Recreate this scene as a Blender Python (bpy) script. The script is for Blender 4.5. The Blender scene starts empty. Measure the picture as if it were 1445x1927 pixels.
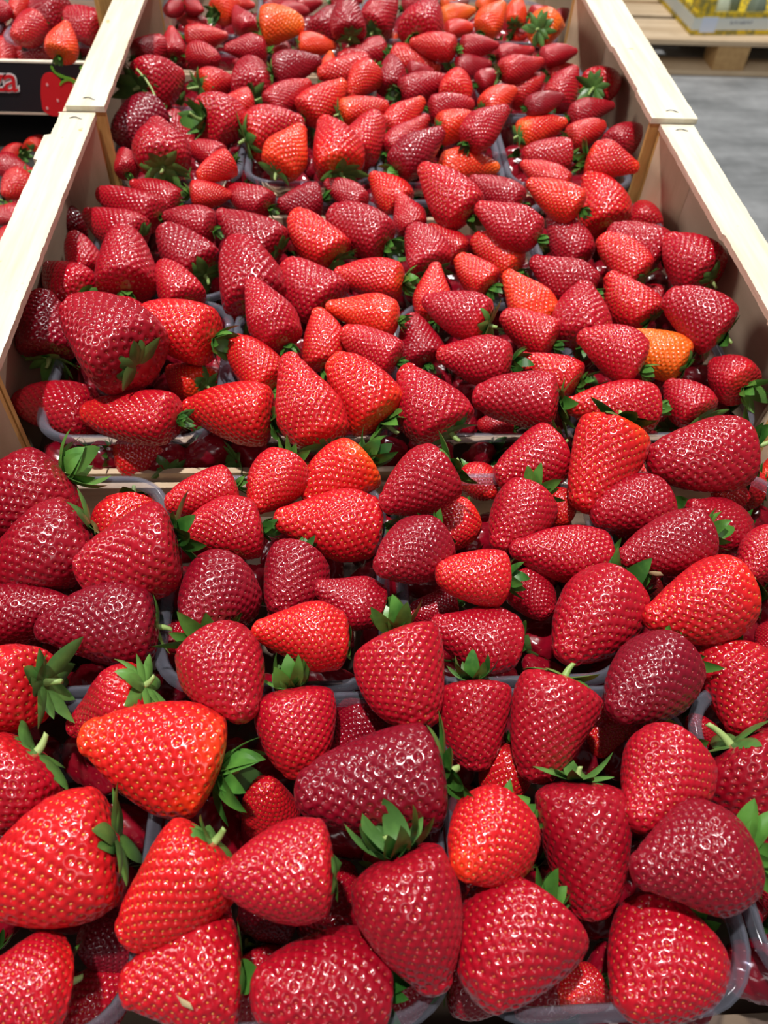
import bpy, math, random
import numpy as np
from mathutils import Vector, Matrix, Quaternion

random.seed(7)
rng = np.random.default_rng(11)
S = bpy.context.scene
COL = S.collection

# ------------------------------------------------------------------ camera
PITCH, YAW, ROLL = math.radians(50.888), math.radians(5.808), math.radians(3.877)
fw = Vector((math.sin(YAW)*math.cos(PITCH), math.cos(YAW)*math.cos(PITCH), -math.sin(PITCH)))
rt = fw.cross(Vector((0, 0, 1))).normalized()
up = rt.cross(fw)
rt, up = math.cos(ROLL)*rt + math.sin(ROLL)*up, -math.sin(ROLL)*rt + math.cos(ROLL)*up
cam_data = bpy.data.cameras.new('camera')
cam = bpy.data.objects.new('camera', cam_data)
COL.objects.link(cam)
M = Matrix((rt, up, -fw)).transposed().to_4x4()
M.translation = Vector((-0.04338, 0, 0.28864))
cam.matrix_world = M
cam_data.sensor_fit = 'VERTICAL'
cam_data.sensor_height = 36
cam_data.sensor_width = 27
cam_data.lens = 1490.6*36/1927
cam_data.clip_start = 0.02
cam_data.dof.use_dof = True
cam_data.dof.focus_distance = 0.40
cam_data.dof.aperture_fstop = 13.0
S.camera = cam

# ------------------------------------------------------------------ light
S.view_settings.view_transform = 'Standard'
S.view_settings.look = 'None'
S.view_settings.exposure = 0.0
S.view_settings.gamma = 1.0
S.view_settings.use_curve_mapping = False
world = bpy.data.worlds.new('hall')
S.world = world
world.use_nodes = True
bg = world.node_tree.nodes['Background']
bg.inputs['Color'].default_value = (0.90, 0.95, 1.0, 1)
bg.inputs['Strength'].default_value = 0.13


def lamp(name, loc, target, power, size, col=(1, 0.97, 0.93)):
    d = bpy.data.lights.new(name, 'AREA')
    d.shape = 'DISK'
    d.size = size
    d.energy = power
    d.color = col
    o = bpy.data.objects.new(name, d)
    COL.objects.link(o)
    o.location = loc
    o.rotation_euler = (Vector(target) - Vector(loc)).to_track_quat('-Z', 'Y').to_euler()
    return o


LAMPS = [((-0.30, 0.30, 2.2), 58, 0.09), ((0.45, 1.2, 2.3), 17, 0.09), ((-0.5, 2.6, 2.3), 16, 0.12),
         ((0.25, -1.6, 1.9), 8, 1.0), ((-2.0, 0.9, 1.1), 15, 0.8), ((1.5, 3.9, 2.4), 95, 0.25)]  # the broad low one at left is an added fill for right crate walls
for i, (l, p, s) in enumerate(LAMPS):
    lamp('ceiling_or_fill_lamp', l, (l[0]*.1, .5, 0) if i < 5 else (1.5, 3.6, -1), p, s)


# ------------------------------------------------------------------ helpers
def link(name, mesh, parent=None, loc=None):
    o = bpy.data.objects.new(name, mesh)
    COL.objects.link(o)
    if parent: o.parent = parent
    if loc: o.location = loc
    return o


def tag(o, label=None, cat=None, group=None, kind=None):
    if label: o['label'] = label
    if cat: o['category'] = cat
    if group: o['group'] = group
    if kind: o['kind'] = kind
    return o


def mesh_from(name, V, F, mats=(), smooth=False, midx=None):
    me = bpy.data.meshes.new(name)
    me.from_pydata([tuple(v) for v in V], [], [tuple(f) for f in F])
    for m in mats: me.materials.append(m)
    if smooth: me.polygons.foreach_set('use_smooth', [True]*len(me.polygons))
    if midx is not None: me.polygons.foreach_set('material_index', list(midx))
    me.update()
    return me


class MB:
    def __init__(s): s.V = []; s.F = []
    def prism(s, pts, z0, z1):
        """extruded polygon in XY between two heights"""
        n = len(pts); b = len(s.V)
        s.V += [(x, y, z0) for x, y in pts] + [(x, y, z1) for x, y in pts]
        s.F += [tuple(b+i for i in reversed(range(n))), tuple(b+n+i for i in range(n))]
        s.F += [(b+i, b+(i+1) % n, b+n+(i+1) % n, b+n+i) for i in range(n)]
        return s
    def box(s, x0, x1, y0, y1, z0, z1):
        return s.prism([(x0, y0), (x1, y0), (x1, y1), (x0, y1)], z0, z1)
    def obj(s, name, mat, parent=None, bevel=0.0, seg=2):
        o = link(name, mesh_from(name, s.V, s.F, [mat]), parent)
        if bevel:
            m = o.modifiers.new('bevel', 'BEVEL'); m.width = bevel; m.segments = seg; m.limit_method = 'ANGLE'
        return o


def mat_new(name):
    m = bpy.data.materials.new(name); m.use_nodes = True
    nt = m.node_tree
    return m, nt, nt.nodes['Principled BSDF']


def N(nt, t, **k):
    n = nt.nodes.new(t)
    for a, v in k.items():
        if a in n.inputs: n.inputs[a].default_value = v
        else: setattr(n, a, v)
    return n


def ramp(nt, fac, stops):
    r = nt.nodes.new('ShaderNodeValToRGB')
    el = r.color_ramp.elements
    while len(el) < len(stops): el.new(0.5)
    for e, (p, c) in zip(el, stops): e.position = p; e.color = (*c, 1)
    nt.links.new(fac, r.inputs[0])
    return r.outputs['Color']


def mixc(nt, fac, a, b, mode='MIX'):
    m = nt.nodes.new('ShaderNodeMix'); m.data_type = 'RGBA'; m.blend_type = mode
    for sock, v in ((m.inputs[0], fac), (m.inputs[6], a), (m.inputs[7], b)):
        if hasattr(v, 'is_output'): nt.links.new(v, sock)
        elif isinstance(v, tuple): sock.default_value = (*v, 1)
        else: sock.default_value = v
    return m.outputs[2]


def wood(name, c1, c2, stretch=(1, 14, 14), scale=9, rough=0.6, bump=0.25, spots=None, dirt=0.0):
    m, nt, b = mat_new(name)
    tc = N(nt, 'ShaderNodeTexCoord'); mp = N(nt, 'ShaderNodeMapping')
    mp.inputs['Scale'].default_value = stretch
    nt.links.new(tc.outputs['Object'], mp.inputs[0])
    n1 = N(nt, 'ShaderNodeTexNoise', Scale=scale, Detail=6.0, Roughness=0.62)
    nt.links.new(mp.outputs[0], n1.inputs['Vector'])
    c = ramp(nt, n1.outputs[0], [(0.3, c1), (0.7, c2)])
    if spots:
        n2 = N(nt, 'ShaderNodeTexNoise', Scale=95.0, Detail=3.0)
        nt.links.new(tc.outputs['Object'], n2.inputs['Vector'])
        f = ramp(nt, n2.outputs[0], [(0.70, (0, 0, 0)), (0.75, (1, 1, 1))])
        c = mixc(nt, f, c, spots)
    if dirt:
        n3 = N(nt, 'ShaderNodeTexNoise', Scale=14.0, Detail=4.0)
        nt.links.new(tc.outputs['Object'], n3.inputs['Vector'])
        f = ramp(nt, n3.outputs[0], [(0.45, (0, 0, 0)), (0.75, (dirt, dirt, dirt))])
        c = mixc(nt, f, c, c1)
    nt.links.new(c, b.inputs['Base Color'])
    b.inputs['Roughness'].default_value = rough
    b.inputs['Specular IOR Level'].default_value = 0.3
    bp = N(nt, 'ShaderNodeBump', Strength=bump, Distance=0.0008)
    nt.links.new(n1.outputs[0], bp.inputs['Height']); nt.links.new(bp.outputs[0], b.inputs['Normal'])
    return m


RAIL = wood('pale_poplar', (0.62, 0.54, 0.38), (0.76, 0.71, 0.57), (14, 1, 14), 10, spots=(0.55, 0.40, 0.20))
RAILC = wood('poplar_edge', (0.50, 0.33, 0.24), (0.66, 0.47, 0.36), (14, 1.5, 14), 14, bump=0.4)
WALL = wood('plywood_brown', (0.50, 0.38, 0.26), (0.66, 0.52, 0.38), (5, 1, 5), 8, dirt=0.8)
POST = wood('post_plywood', (0.56, 0.42, 0.27), (0.68, 0.54, 0.37), (9, 9, 1.5), 10, spots=(0.45, 0.28, 0.14))
GOLD = wood('golden_cut_edge', (0.42, 0.22, 0.06), (0.62, 0.38, 0.13), (10, 10, 2), 16, bump=0.5)
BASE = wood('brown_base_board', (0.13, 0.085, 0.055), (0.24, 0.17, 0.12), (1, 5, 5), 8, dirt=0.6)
SLAT = wood('end_slat', (0.55, 0.40, 0.26), (0.72, 0.56, 0.38), (1, 14, 14), 9)
PALLET = wood('pallet_pine', (0.50, 0.36, 0.22), (0.72, 0.56, 0.38), (0.35, 5, 5), 6, dirt=0.5)
BLOCK = wood('pallet_block', (0.40, 0.23, 0.09), (0.56, 0.35, 0.15), (3, 3, 3), 12)

m, nt, b = mat_new('staple_steel'); b.inputs['Metallic'].default_value = 1; b.inputs['Base Color'].default_value = (.12, .13, .15, 1); b.inputs['Roughness'].default_value = .35; STEEL = m

# concrete
m, nt, b = mat_new('concrete'); FLOORM = m
tc = N(nt, 'ShaderNodeTexCoord'); n1 = N(nt, 'ShaderNodeTexNoise', Scale=3.0, Detail=6.0, Roughness=0.6); n2 = N(nt, 'ShaderNodeTexNoise', Scale=22.0, Detail=5.0)
mp = N(nt, 'ShaderNodeMapping'); mp.inputs['Scale'].default_value = (.7, 2.2, 1); nt.links.new(tc.outputs['Object'], mp.inputs[0]); nt.links.new(mp.outputs[0], n1.inputs['Vector']); nt.links.new(tc.outputs['Object'], n2.inputs['Vector'])
c = ramp(nt, n1.outputs[0], [(0.36, (0.20, 0.21, 0.215)), (0.64, (0.40, 0.41, 0.42))])
c2 = ramp(nt, n2.outputs[0], [(0.3, (0.75, 0.75, 0.75)), (0.7, (1.0, 1.0, 1.0))])
nt.links.new(mixc(nt, 0.6, c, c2, 'MULTIPLY'), b.inputs['Base Color']); b.inputs['Roughness'].default_value = 0.55

# thin clear plastic
m = bpy.data.materials.new('clear_plastic'); m.use_nodes = True; nt = m.node_tree; nt.nodes.clear(); CLEAR = m
out = N(nt, 'ShaderNodeOutputMaterial'); mx = N(nt, 'ShaderNodeMixShader'); tr = N(nt, 'ShaderNodeBsdfTransparent'); gl = N(nt, 'ShaderNodeBsdfGlossy')
tr.inputs[0].default_value = (0.93, 0.93, 0.955, 1); gl.inputs['Roughness'].default_value = 0.06; gl.inputs['Color'].default_value = (1, 1, 1, 1)
fr = N(nt, 'ShaderNodeFresnel', IOR=1.5); mth = N(nt, 'ShaderNodeMath', operation='MULTIPLY'); mth.inputs[1].default_value = 1.2
nt.links.new(fr.outputs[0], mth.inputs[0]); nt.links.new(mth.outputs[0], mx.inputs[0]); nt.links.new(tr.outputs[0], mx.inputs[1]); nt.links.new(gl.outputs[0], mx.inputs[2]); nt.links.new(mx.outputs[0], out.inputs[0])
# thicker rim of the punnet: a little milky
m = bpy.data.materials.new('plastic_rim'); m.use_nodes = True; nt = m.node_tree; nt.nodes.clear(); RIM = m
out = N(nt, 'ShaderNodeOutputMaterial'); mx = N(nt, 'ShaderNodeMixShader'); tr = N(nt, 'ShaderNodeBsdfTransparent'); pb = N(nt, 'ShaderNodeBsdfPrincipled')
tr.inputs[0].default_value = (0.86, 0.86, 0.92, 1)
pb.inputs['Base Color'].default_value = (0.36, 0.37, 0.44, 1); pb.inputs['Roughness'].default_value = 0.08; pb.inputs['Specular IOR Level'].default_value = 0.8
lw = N(nt, 'ShaderNodeLayerWeight'); lw.inputs[0].default_value = 0.35
mr = N(nt, 'ShaderNodeMapRange'); mr.inputs['To Min'].default_value = 0.06; mr.inputs['To Max'].default_value = 0.42
nt.links.new(lw.outputs['Facing'], mr.inputs['Value']); nt.links.new(mr.outputs[0], mx.inputs[0]); nt.links.new(tr.outputs[0], mx.inputs[1]); nt.links.new(pb.outputs[0], mx.inputs[2]); nt.links.new(mx.outputs[0], out.inputs[0])


def attr(nt, name, typ='OBJECT'):
    a = nt.nodes.new('ShaderNodeAttribute'); a.attribute_type = typ; a.attribute_name = name
    return a.outputs['Fac']


def math_(nt, op, a, b=None):
    n = nt.nodes.new('ShaderNodeMath'); n.operation = op; n.use_clamp = False
    for i, v in enumerate((a, b)):
        if v is None: continue
        if hasattr(v, 'is_output'): nt.links.new(v, n.inputs[i])
        else: n.inputs[i].default_value = v
    return n.outputs[0]


# strawberry flesh: ripeness (0 orange .. 1 purple-dark), pale tip and pale shoulder per berry
m, nt, b = mat_new('strawberry_flesh'); FLESH = m
rip = attr(nt, 'ripeness'); axial = attr(nt, 'axial', 'GEOMETRY')
tc = N(nt, 'ShaderNodeTexCoord'); oi = N(nt, 'ShaderNodeObjectInfo')
nz = N(nt, 'ShaderNodeTexNoise', Scale=2.2, Detail=2.0, noise_dimensions='4D')
nt.links.new(tc.outputs['Object'], nz.inputs['Vector']); nt.links.new(math_(nt, 'MULTIPLY', oi.outputs['Random'], 40.0), nz.inputs['W'])
nzc = math_(nt, 'SUBTRACT', nz.outputs[0], 0.5)
tip = math_(nt, 'MULTIPLY', math_(nt, 'SMOOTH_MAX', math_(nt, 'SUBTRACT', math_(nt, 'ADD', axial, math_(nt, 'MULTIPLY', nzc, 0.7)), 0.62), 0.0), attr(nt, 'pale_tip'))
sho = math_(nt, 'MULTIPLY', math_(nt, 'SMOOTH_MAX', math_(nt, 'SUBTRACT', 0.30, math_(nt, 'ADD', axial, math_(nt, 'MULTIPLY', nzc, 0.5))), 0.0), attr(nt, 'pale_shoulder'))
r0 = math_(nt, 'ADD', rip, math_(nt, 'MULTIPLY', nzc, 0.20))
r1 = math_(nt, 'SUBTRACT', math_(nt, 'SUBTRACT', r0, tip), sho)
fleshc = ramp(nt, r1, [(0.0, (0.86, 0.13, 0.010)), (0.13, (0.80, 0.040, 0.008)), (0.28, (0.62, 0.010, 0.010)), (0.55, (0.42, 0.004, 0.016)), (0.78, (0.31, 0.003, 0.013)), (1.0, (0.18, 0.002, 0.012))])
nt.links.new(fleshc, b.inputs['Base Color'])
b.inputs['Roughness'].default_value = 0.20
b.inputs['Specular IOR Level'].default_value = 0.6
b.inputs['Coat Weight'].default_value = 0.2
b.inputs['Coat Roughness'].default_value = 0.10
b.inputs['Coat IOR'].default_value = 1.45
b.inputs['Sheen Weight'].default_value = 0.03
b.inputs['Sheen Roughness'].default_value = 0.4
b.inputs['Sheen Tint'].default_value = (1, 0.7, 0.75, 1)
b.inputs['Subsurface Weight'].default_value = 0.12
b.inputs['Subsurface Radius'].default_value = (0.004, 0.0006, 0.0005)
b.inputs['Subsurface Scale'].default_value = 1.0
nb = N(nt, 'ShaderNodeTexNoise', Scale=26.0, Detail=2.0)
nt.links.new(tc.outputs['Object'], nb.inputs['Vector'])
bp = N(nt, 'ShaderNodeBump', Strength=0.12, Distance=0.0006)
nt.links.new(nb.outputs[0], bp.inputs['Height']); nt.links.new(bp.outputs[0], b.inputs['Normal'])

m, nt, b = mat_new('strawberry_seed'); SEED = m
rip = attr(nt, 'ripeness')
nt.links.new(ramp(nt, rip, [(0.0, (0.78, 0.50, 0.07)), (0.35, (0.74, 0.33, 0.05)), (0.7, (0.50, 0.08, 0.03)), (1.0, (0.32, 0.03, 0.03))]), b.inputs['Base Color'])
b.inputs['Roughness'].default_value = 0.14
b.inputs['Specular IOR Level'].default_value = 0.9


def leafmat(name, c1, c2, back, rough=0.45):
    m, nt, b = mat_new(name)
    tc = N(nt, 'ShaderNodeTexCoord'); oi = N(nt, 'ShaderNodeObjectInfo')
    nz = N(nt, 'ShaderNodeTexNoise', Scale=5.0, Detail=4.0, noise_dimensions='4D')
    nt.links.new(tc.outputs['Object'], nz.inputs['Vector']); nt.links.new(math_(nt, 'MULTIPLY', oi.outputs['Random'], 30.0), nz.inputs['W'])
    c = ramp(nt, math_(nt, 'ADD', nz.outputs[0], math_(nt, 'MULTIPLY', math_(nt, 'SUBTRACT', oi.outputs['Random'], 0.5), 0.35)), [(0.32, c1), (0.68, c2)])
    g = N(nt, 'ShaderNodeNewGeometry')
    c = mixc(nt, math_(nt, 'MULTIPLY', g.outputs['Backfacing'], 0.22), c, back)
    nt.links.new(c, b.inputs['Base Color'])
    b.inputs['Roughness'].default_value = rough
    b.inputs['Specular IOR Level'].default_value = 0.4
    return m


LEAF = leafmat('sepal_green', (0.018, 0.085, 0.012), (0.085, 0.23, 0.035), (0.20, 0.32, 0.10), .35)
STEMM = leafmat('stem_green', (0.22, 0.34, 0.08), (0.36, 0.46, 0.16), (0.3, 0.42, 0.16))


# ------------------------------------------------------------------ strawberry prototypes
def profile(kind):
    P = {'cone': [(0, .36), (.04, .41), (.12, .465), (.24, .50), (.36, .495), (.52, .44), (.68, .355), (.82, .25), (.92, .155), (.97, .09), (1, 0)],
         'wedge': [(0, .40), (.04, .44), (.12, .485), (.22, .50), (.36, .485), (.52, .44), (.68, .385), (.82, .31), (.92, .21), (.97, .13), (1, 0)],
         'neck': [(0, .32), (.05, .38), (.13, .44), (.25, .49), (.36, .50), (.52, .43), (.68, .32), (.82, .235), (.92, .16), (.97, .10), (1, 0)]}[kind]
    t = np.array([p[0] for p in P]); r = np.array([p[1] for p in P])
    tt = np.linspace(0, 1, 401)
    rr = np.interp(tt, t, r)
    k = np.hanning(33); k /= k.sum()
    pad = np.concatenate([np.full(16, rr[0]), rr, np.zeros(16)])
    sm = np.convolve(pad, k, 'valid')
    end = np.sqrt(np.clip(1-((tt-.90)/.10)**2, 0, 1))*np.interp(.90, tt, sm)
    rr = np.where(tt > .90, np.maximum(end, 0), sm)
    q0 = .13; e0 = np.clip(1-((q0-tt)/q0)**2.3, 0, 1)**.55*np.interp(q0, tt, sm)
    rr = np.where(tt < q0, np.maximum(e0, .02), rr)
    return tt, rr


ICO = None
def ico():
    global ICO
    if ICO is None:
        import bmesh
        bm = bmesh.new(); bmesh.ops.create_icosphere(bm, subdivisions=1, radius=1)
        ICO = (np.array([v.co[:] for v in bm.verts]), np.array([[v.index for v in f.verts] for f in bm.faces])); bm.free()
    return ICO


def berry_mesh(name, kind, aspect, seed, nu=216, nv=144, nseeds=300, flat=0.9):
    """unit strawberry: width 1, length `aspect`, crown at z=0, tip at z=aspect"""
    g = np.random.default_rng(seed)
    tt, rr = profile(kind)
    ph0 = g.uniform(0, 6.28, 6); am = g.uniform(.5, 1, 6)
    bend = g.uniform(-.10, .10, 2)
    def surf(t, phi):
        r = np.interp(t, tt, rr)
        lump = 1 + .035*am[0]*np.cos(2*phi+ph0[0]+2*t) + .030*am[1]*np.cos(3*phi+ph0[1]-2*t) + .022*am[2]*np.cos(5*phi+ph0[2]+4*t)*(1-t) + .03*am[3]*np.sin(5*t+ph0[3]+np.cos(phi+ph0[4]))
        x = r*lump*np.cos(phi); y = r*lump*np.sin(phi)*flat
        z = t*aspect
        cx = bend[0]*np.sin(t*2.6); cy = bend[1]*np.sin(t*2.6)
        z = z + .06*np.cos(phi+ph0[5])*(r*2)*(t-.5)*-1
        return np.stack([x+cx, y+cy, z + 0*phi], -1)
    # dense parameter along arc length
    dr = np.clip(np.gradient(rr, tt), -12, 12); ds = np.sqrt(dr**2+aspect**2)
    arc = np.concatenate([[0], np.cumsum((ds[1:]+ds[:-1])/2*np.diff(tt))])
    tv = np.interp(np.linspace(0, arc[-1], nv), arc, tt)
    phi = np.arange(nu)/nu*2*math.pi
    Tm, Pm = np.meshgrid(tv[:-1], phi, indexing='ij')
    V = surf(Tm, Pm)
    # seeds by equal area spiral
    dA = 2*math.pi*rr*ds; A = np.concatenate([[0], np.cumsum((dA[1:]+dA[:-1])/2*np.diff(tt))])
    ks = (np.arange(nseeds)+.5)/nseeds
    # seeds a little denser at the tip
    ts = np.interp((ks**0.92)*A[-1]*.985+A[-1]*.012, A, tt)
    ps = np.arange(nseeds)*2.399963 + g.normal(0, .02, nseeds)
    SP = surf(ts, ps)
    sp = math.sqrt(A[-1]/nseeds)*1.07
    e = 1e-3
    def normal(t, p):
        a = surf(np.clip(t+e, 0, 1), p)-surf(np.clip(t-e, 0, 1), p); b_ = surf(t, p+e)-surf(t, p-e)
        n = np.cross(b_, a); n /= (np.linalg.norm(n, axis=-1, keepdims=True)+1e-12); return n
    Nn = normal(np.clip(Tm, .004, .996), Pm)
    Vf = V.reshape(-1, 3); dmin = np.full(len(Vf), 9.0)
    for s0 in range(0, len(Vf), 4000):
        blk = Vf[s0:s0+4000]
        dmin[s0:s0+4000] = np.sqrt(((blk[:, None, :]-SP[None])**2).sum(-1)).min(1)
    q = np.clip(dmin/(sp*.46), 0, 1); q = q*q*(3-2*q)
    disp = (q-1)*sp*.22 + sp*.05
    Vd = Vf + Nn.reshape(-1, 3)*disp[:, None]
    verts = np.vstack([Vd, surf(np.array([1.0]), np.array([0.0])) - [[0, 0, sp*.05]], [[0, 0, .03]]])
    nr = nv-1; apex = nr*nu; cap = apex+1
    i = np.arange(nr-1)[:, None]*nu; j = np.arange(nu)[None]; j2 = (j+1) % nu
    quads = np.stack([i+j, i+j2, i+nu+j2, i+nu+j], -1).reshape(-1, 4)
    jj = np.arange(nu); jn = (jj+1) % nu
    tris = np.vstack([np.stack([(nr-1)*nu+jj, (nr-1)*nu+jn, np.full(nu, apex)], -1), np.stack([jn, jj, np.full(nu, cap)], -1)])
    # seeds
    iv, itri = ico()
    sv = []; st = []
    SN = normal(np.clip(ts, .004, .996), ps)
    tn = surf(np.clip(ts+e, 0, 1), ps)-surf(np.clip(ts-e, 0, 1), ps); tn /= np.linalg.norm(tn, axis=-1, keepdims=True)
    bt = np.cross(SN, tn)
    base = len(verts)
    for k in range(nseeds):
        c = SP[k]-SN[k]*sp*.16
        loc = iv[:, 0:1]*tn[k]*sp*.17 + iv[:, 1:2]*bt[k]*sp*.11 + iv[:, 2:3]*SN[k]*sp*.085
        sv.append(c+loc); st.append(itri+base+k*len(iv))
    allv = np.vstack([verts]+sv)
    nq = len(quads); T = np.vstack([tris]+st)
    me = bpy.data.meshes.new(name)
    me.vertices.add(len(allv)); me.vertices.foreach_set('co', allv.astype(np.float32).ravel())
    me.loops.add(nq*4+len(T)*3); me.loops.foreach_set('vertex_index', np.concatenate([quads.ravel(), T.ravel()]).astype(np.int32))
    me.polygons.add(nq+len(T))
    me.polygons.foreach_set('loop_start', np.concatenate([np.arange(nq)*4, nq*4+np.arange(len(T))*3]).astype(np.int32))
    me.materials.append(FLESH); me.materials.append(SEED)
    mi = np.zeros(nq+len(T), np.int32); mi[nq+len(tris):] = 1
    me.polygons.foreach_set('material_index', mi)
    me.polygons.foreach_set('use_smooth', np.ones(nq+len(T), bool))
    me.update(calc_edges=True); me.validate()
    a = me.attributes.new('axial', 'FLOAT', 'POINT')
    a.data.foreach_set('value', np.clip(allv[:, 2]/aspect, 0, 1).astype(np.float32))
    return me


ASP = [1.12, 1.32, 1.55, 1.85]
PROTO = {}
sd = 3
for ai, a in enumerate(ASP):
    for kd in ('cone', 'wedge', 'neck'):
        PROTO[(ai, kd)] = berry_mesh('strawberry_flesh', kd, a, sd, nseeds=int(320+95*a)); sd += 5


def calyx_mesh(seed, n, reflex, tuck, length=.46, width=.20):
    """ring of pointed sepals round z=0; +z is towards the tip of the berry. reflex bends them back (-z)"""
    g = np.random.default_rng(seed)
    V = []; F = []
    for k in range(n):
        a = k/n*2*math.pi + g.normal(0, .16)
        L = length*g.uniform(.75, 1.2); Wd = width*g.uniform(.75, 1.2)
        rf = reflex + g.normal(0, .35); tk = tuck + g.normal(0, .12)
        tw = g.normal(0, .35)
        nu_, nw = 8, 5
        ang = tk; x = .03; z = -.004; b0 = len(V)
        for i in range(nu_+1):
            s = i/nu_
            w = Wd*(math.sin(math.pi*min(1, .14+.86*s)**.85) ** .8 if s < 1 else 0)*.5*(1 if s < .96 else .35)
            for j in range(nw):
                v = (j/(nw-1)-.5)*2
                cup = .30*w*v*v
                lx, ly, lz = x, v*w, z+cup*math.cos(ang)
                lz += v*w*math.sin(tw*s)
                V.append((lx*math.cos(a)-ly*math.sin(a), lx*math.sin(a)+ly*math.cos(a), lz))
            ang -= rf/nu_
            x += math.cos(ang)*L/nu_; z += math.sin(ang)*L/nu_
        for i in range(nu_):
            for j in range(nw-1):
                p = b0+i*nw+j; F.append((p, p+nw, p+nw+1, p+1))
    me = mesh_from('calyx', V, F, [LEAF], smooth=True)
    return me


def stem_mesh(L, bendy, r=.035):
    V = []; F = []; n = 7; m_ = 6
    for i in range(m_+1):
        s = i/m_
        cx = bendy*s*s; cz = -s*L
        for k in range(n):
            a = k/n*2*math.pi; rr_ = r*(1.25-.45*s)
            V.append((cx+rr_*math.cos(a), rr_*math.sin(a), cz))
    for i in range(m_):
        for k in range(n):
            F.append((i*n+k, i*n+(k+1) % n, (i+1)*n+(k+1) % n, (i+1)*n+k))
    F.append(tuple(m_*n+k for k in range(n)))
    return mesh_from('stem', V, F, [STEMM], smooth=True)


CALS = [calyx_mesh(1, 11, -.7, -.35, .44, .21), calyx_mesh(2, 11, .2, -.35, .46, .20), calyx_mesh(3, 9, -.9, -.25, .42, .23), calyx_mesh(4, 11, .8, -.30, .44, .20)]
CALT = [calyx_mesh(11, 9, .6, -.7, .32, .16), calyx_mesh(12, 9, .3, -.8, .30, .16)]
STEMS = [stem_mesh(.16, .05), stem_mesh(.28, -.1), stem_mesh(.5, .22, .028)]

CRATES = ['strawberries heaped in the nearest crate', 'strawberries heaped in the middle crate', 'strawberries heaped in the far crate', 'strawberries heaped in the farthest crate', 'strawberries in the upper tray of the left stack', 'strawberries in the lower tray of the left stack', 'strawberries low in the gaps of the heap']
COUNT = 0


def strawberry(tip, crown, W, shade, cal, label, group):
    global COUNT
    i = COUNT; COUNT += 1
    g = random.Random(i*17+5)
    tip = Vector(tip); crown = Vector(crown)
    ax = tip-crown; L = ax.length; ax.normalize()
    root = bpy.data.objects.new('strawberry', None); COL.objects.link(root)
    root.empty_display_size = .01
    tag(root, label, 'strawberry', group)
    root.rotation_mode = 'QUATERNION'
    q = ax.to_track_quat('Z', 'Y') @ Quaternion((0, 0, 1), g.uniform(0, 6.28))
    root.location = crown; root.rotation_quaternion = q
    r = L/W
    ai = min(range(4), key=lambda k: abs(math.log(ASP[k]/r)))
    kd = g.choice(['cone', 'cone', 'wedge', 'wedge', 'neck'] if r < 1.5 else ['cone', 'neck', 'cone', 'wedge'])
    fl = link('flesh', PROTO[(ai, kd)], root)
    s = W*1.03
    fl.scale = (s, s/.95, L/ASP[ai])
    fl['ripeness'] = min(1.0, shade/30.0)
    # the paler tip and shoulder some berries have
    fl['pale_tip'] = g.choice([0, .12, .3, .6]) if shade < 26 else g.choice([0, 0, .3])
    fl['pale_shoulder'] = (.8 if cal == 2 and g.random() < .4 else g.choice([0, 0, .3])) if shade < 24 else 0.0
    c = link('calyx', (CALS[g.randrange(4)] if cal else CALT[g.randrange(2)]), root)
    k = W*(1.12 if cal == 2 else .95 if cal == 1 else .95)
    c.scale = (k, k, k)
    c.rotation_euler = (0, 0, g.uniform(0, 6.28))
    if cal == 2 or (cal == 1 and g.random() < .4):
        st = link('stem', STEMS[0 if g.random() < .8 else 1], c)
    return root

# ------------------------------------------------------------------ setting: floor
FZ = -1.15
fl = link('floor', mesh_from('floor', [(-4, -3, FZ), (6, -3, FZ), (6, 8, FZ), (-4, 8, FZ)], [(0, 1, 2, 3)], [FLOORM]))
tag(fl, kind='structure')


def thing(name, label, cat, loc, group=None, rz=0):
    o = bpy.data.objects.new(name, None); COL.objects.link(o); o.empty_display_size = .02
    o.location = loc; o.rotation_euler = (0, 0, rz)
    return tag(o, label, cat, group)


# ---- stand under the crates (dark, only its shadowed sides could be seen)
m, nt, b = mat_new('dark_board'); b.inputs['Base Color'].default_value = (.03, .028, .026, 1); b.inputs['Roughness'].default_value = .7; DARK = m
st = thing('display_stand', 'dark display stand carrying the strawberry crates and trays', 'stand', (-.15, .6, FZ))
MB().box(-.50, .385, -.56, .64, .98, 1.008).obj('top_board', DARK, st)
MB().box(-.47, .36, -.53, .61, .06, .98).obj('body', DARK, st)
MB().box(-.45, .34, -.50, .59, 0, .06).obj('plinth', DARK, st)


# ------------------------------------------------------------------ wooden crates
def ragged_rail(x0, x1, y0, y1, zt, th, seed, notches=()):
    g = random.Random(seed); n = 170
    L_ = []; R_ = []
    a = b = 0
    for i in range(n+1):
        y = y0+(y1-y0)*i/n
        a = a*.6+g.gauss(0, .00013); b = b*.6+g.gauss(0, .00013)
        cut = sum(d for (s, ya, yb, d) in notches if s == 0 and ya < y < yb)
        cut2 = sum(d for (s, ya, yb, d) in notches if s == 1 and ya < y < yb)
        L_.append((x0+a+cut, y)); R_.append((x1+b-cut2, y))
    V = []; F = []
    for (xa, y), (xb, _) in zip(L_, R_):
        V += [(xa, y, zt), (xb, y, zt), (xb+.0002, y, zt-th), (xa-.0002, y, zt-th)]
    for i in range(n):
        k = i*4
        F += [(k, k+1, k+5, k+4), (k+1, k+2, k+6, k+5), (k+2, k+3, k+7, k+6), (k+3, k, k+4, k+7)]
    F += [(3, 2, 1, 0), (n*4, n*4+1, n*4+2, n*4+3)]
    mi = ([0, 1, 1, 1]*n) + [0, 0]
    return mesh_from('top_rail', V, F, [RAIL, RAILC], midx=mi)


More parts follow.
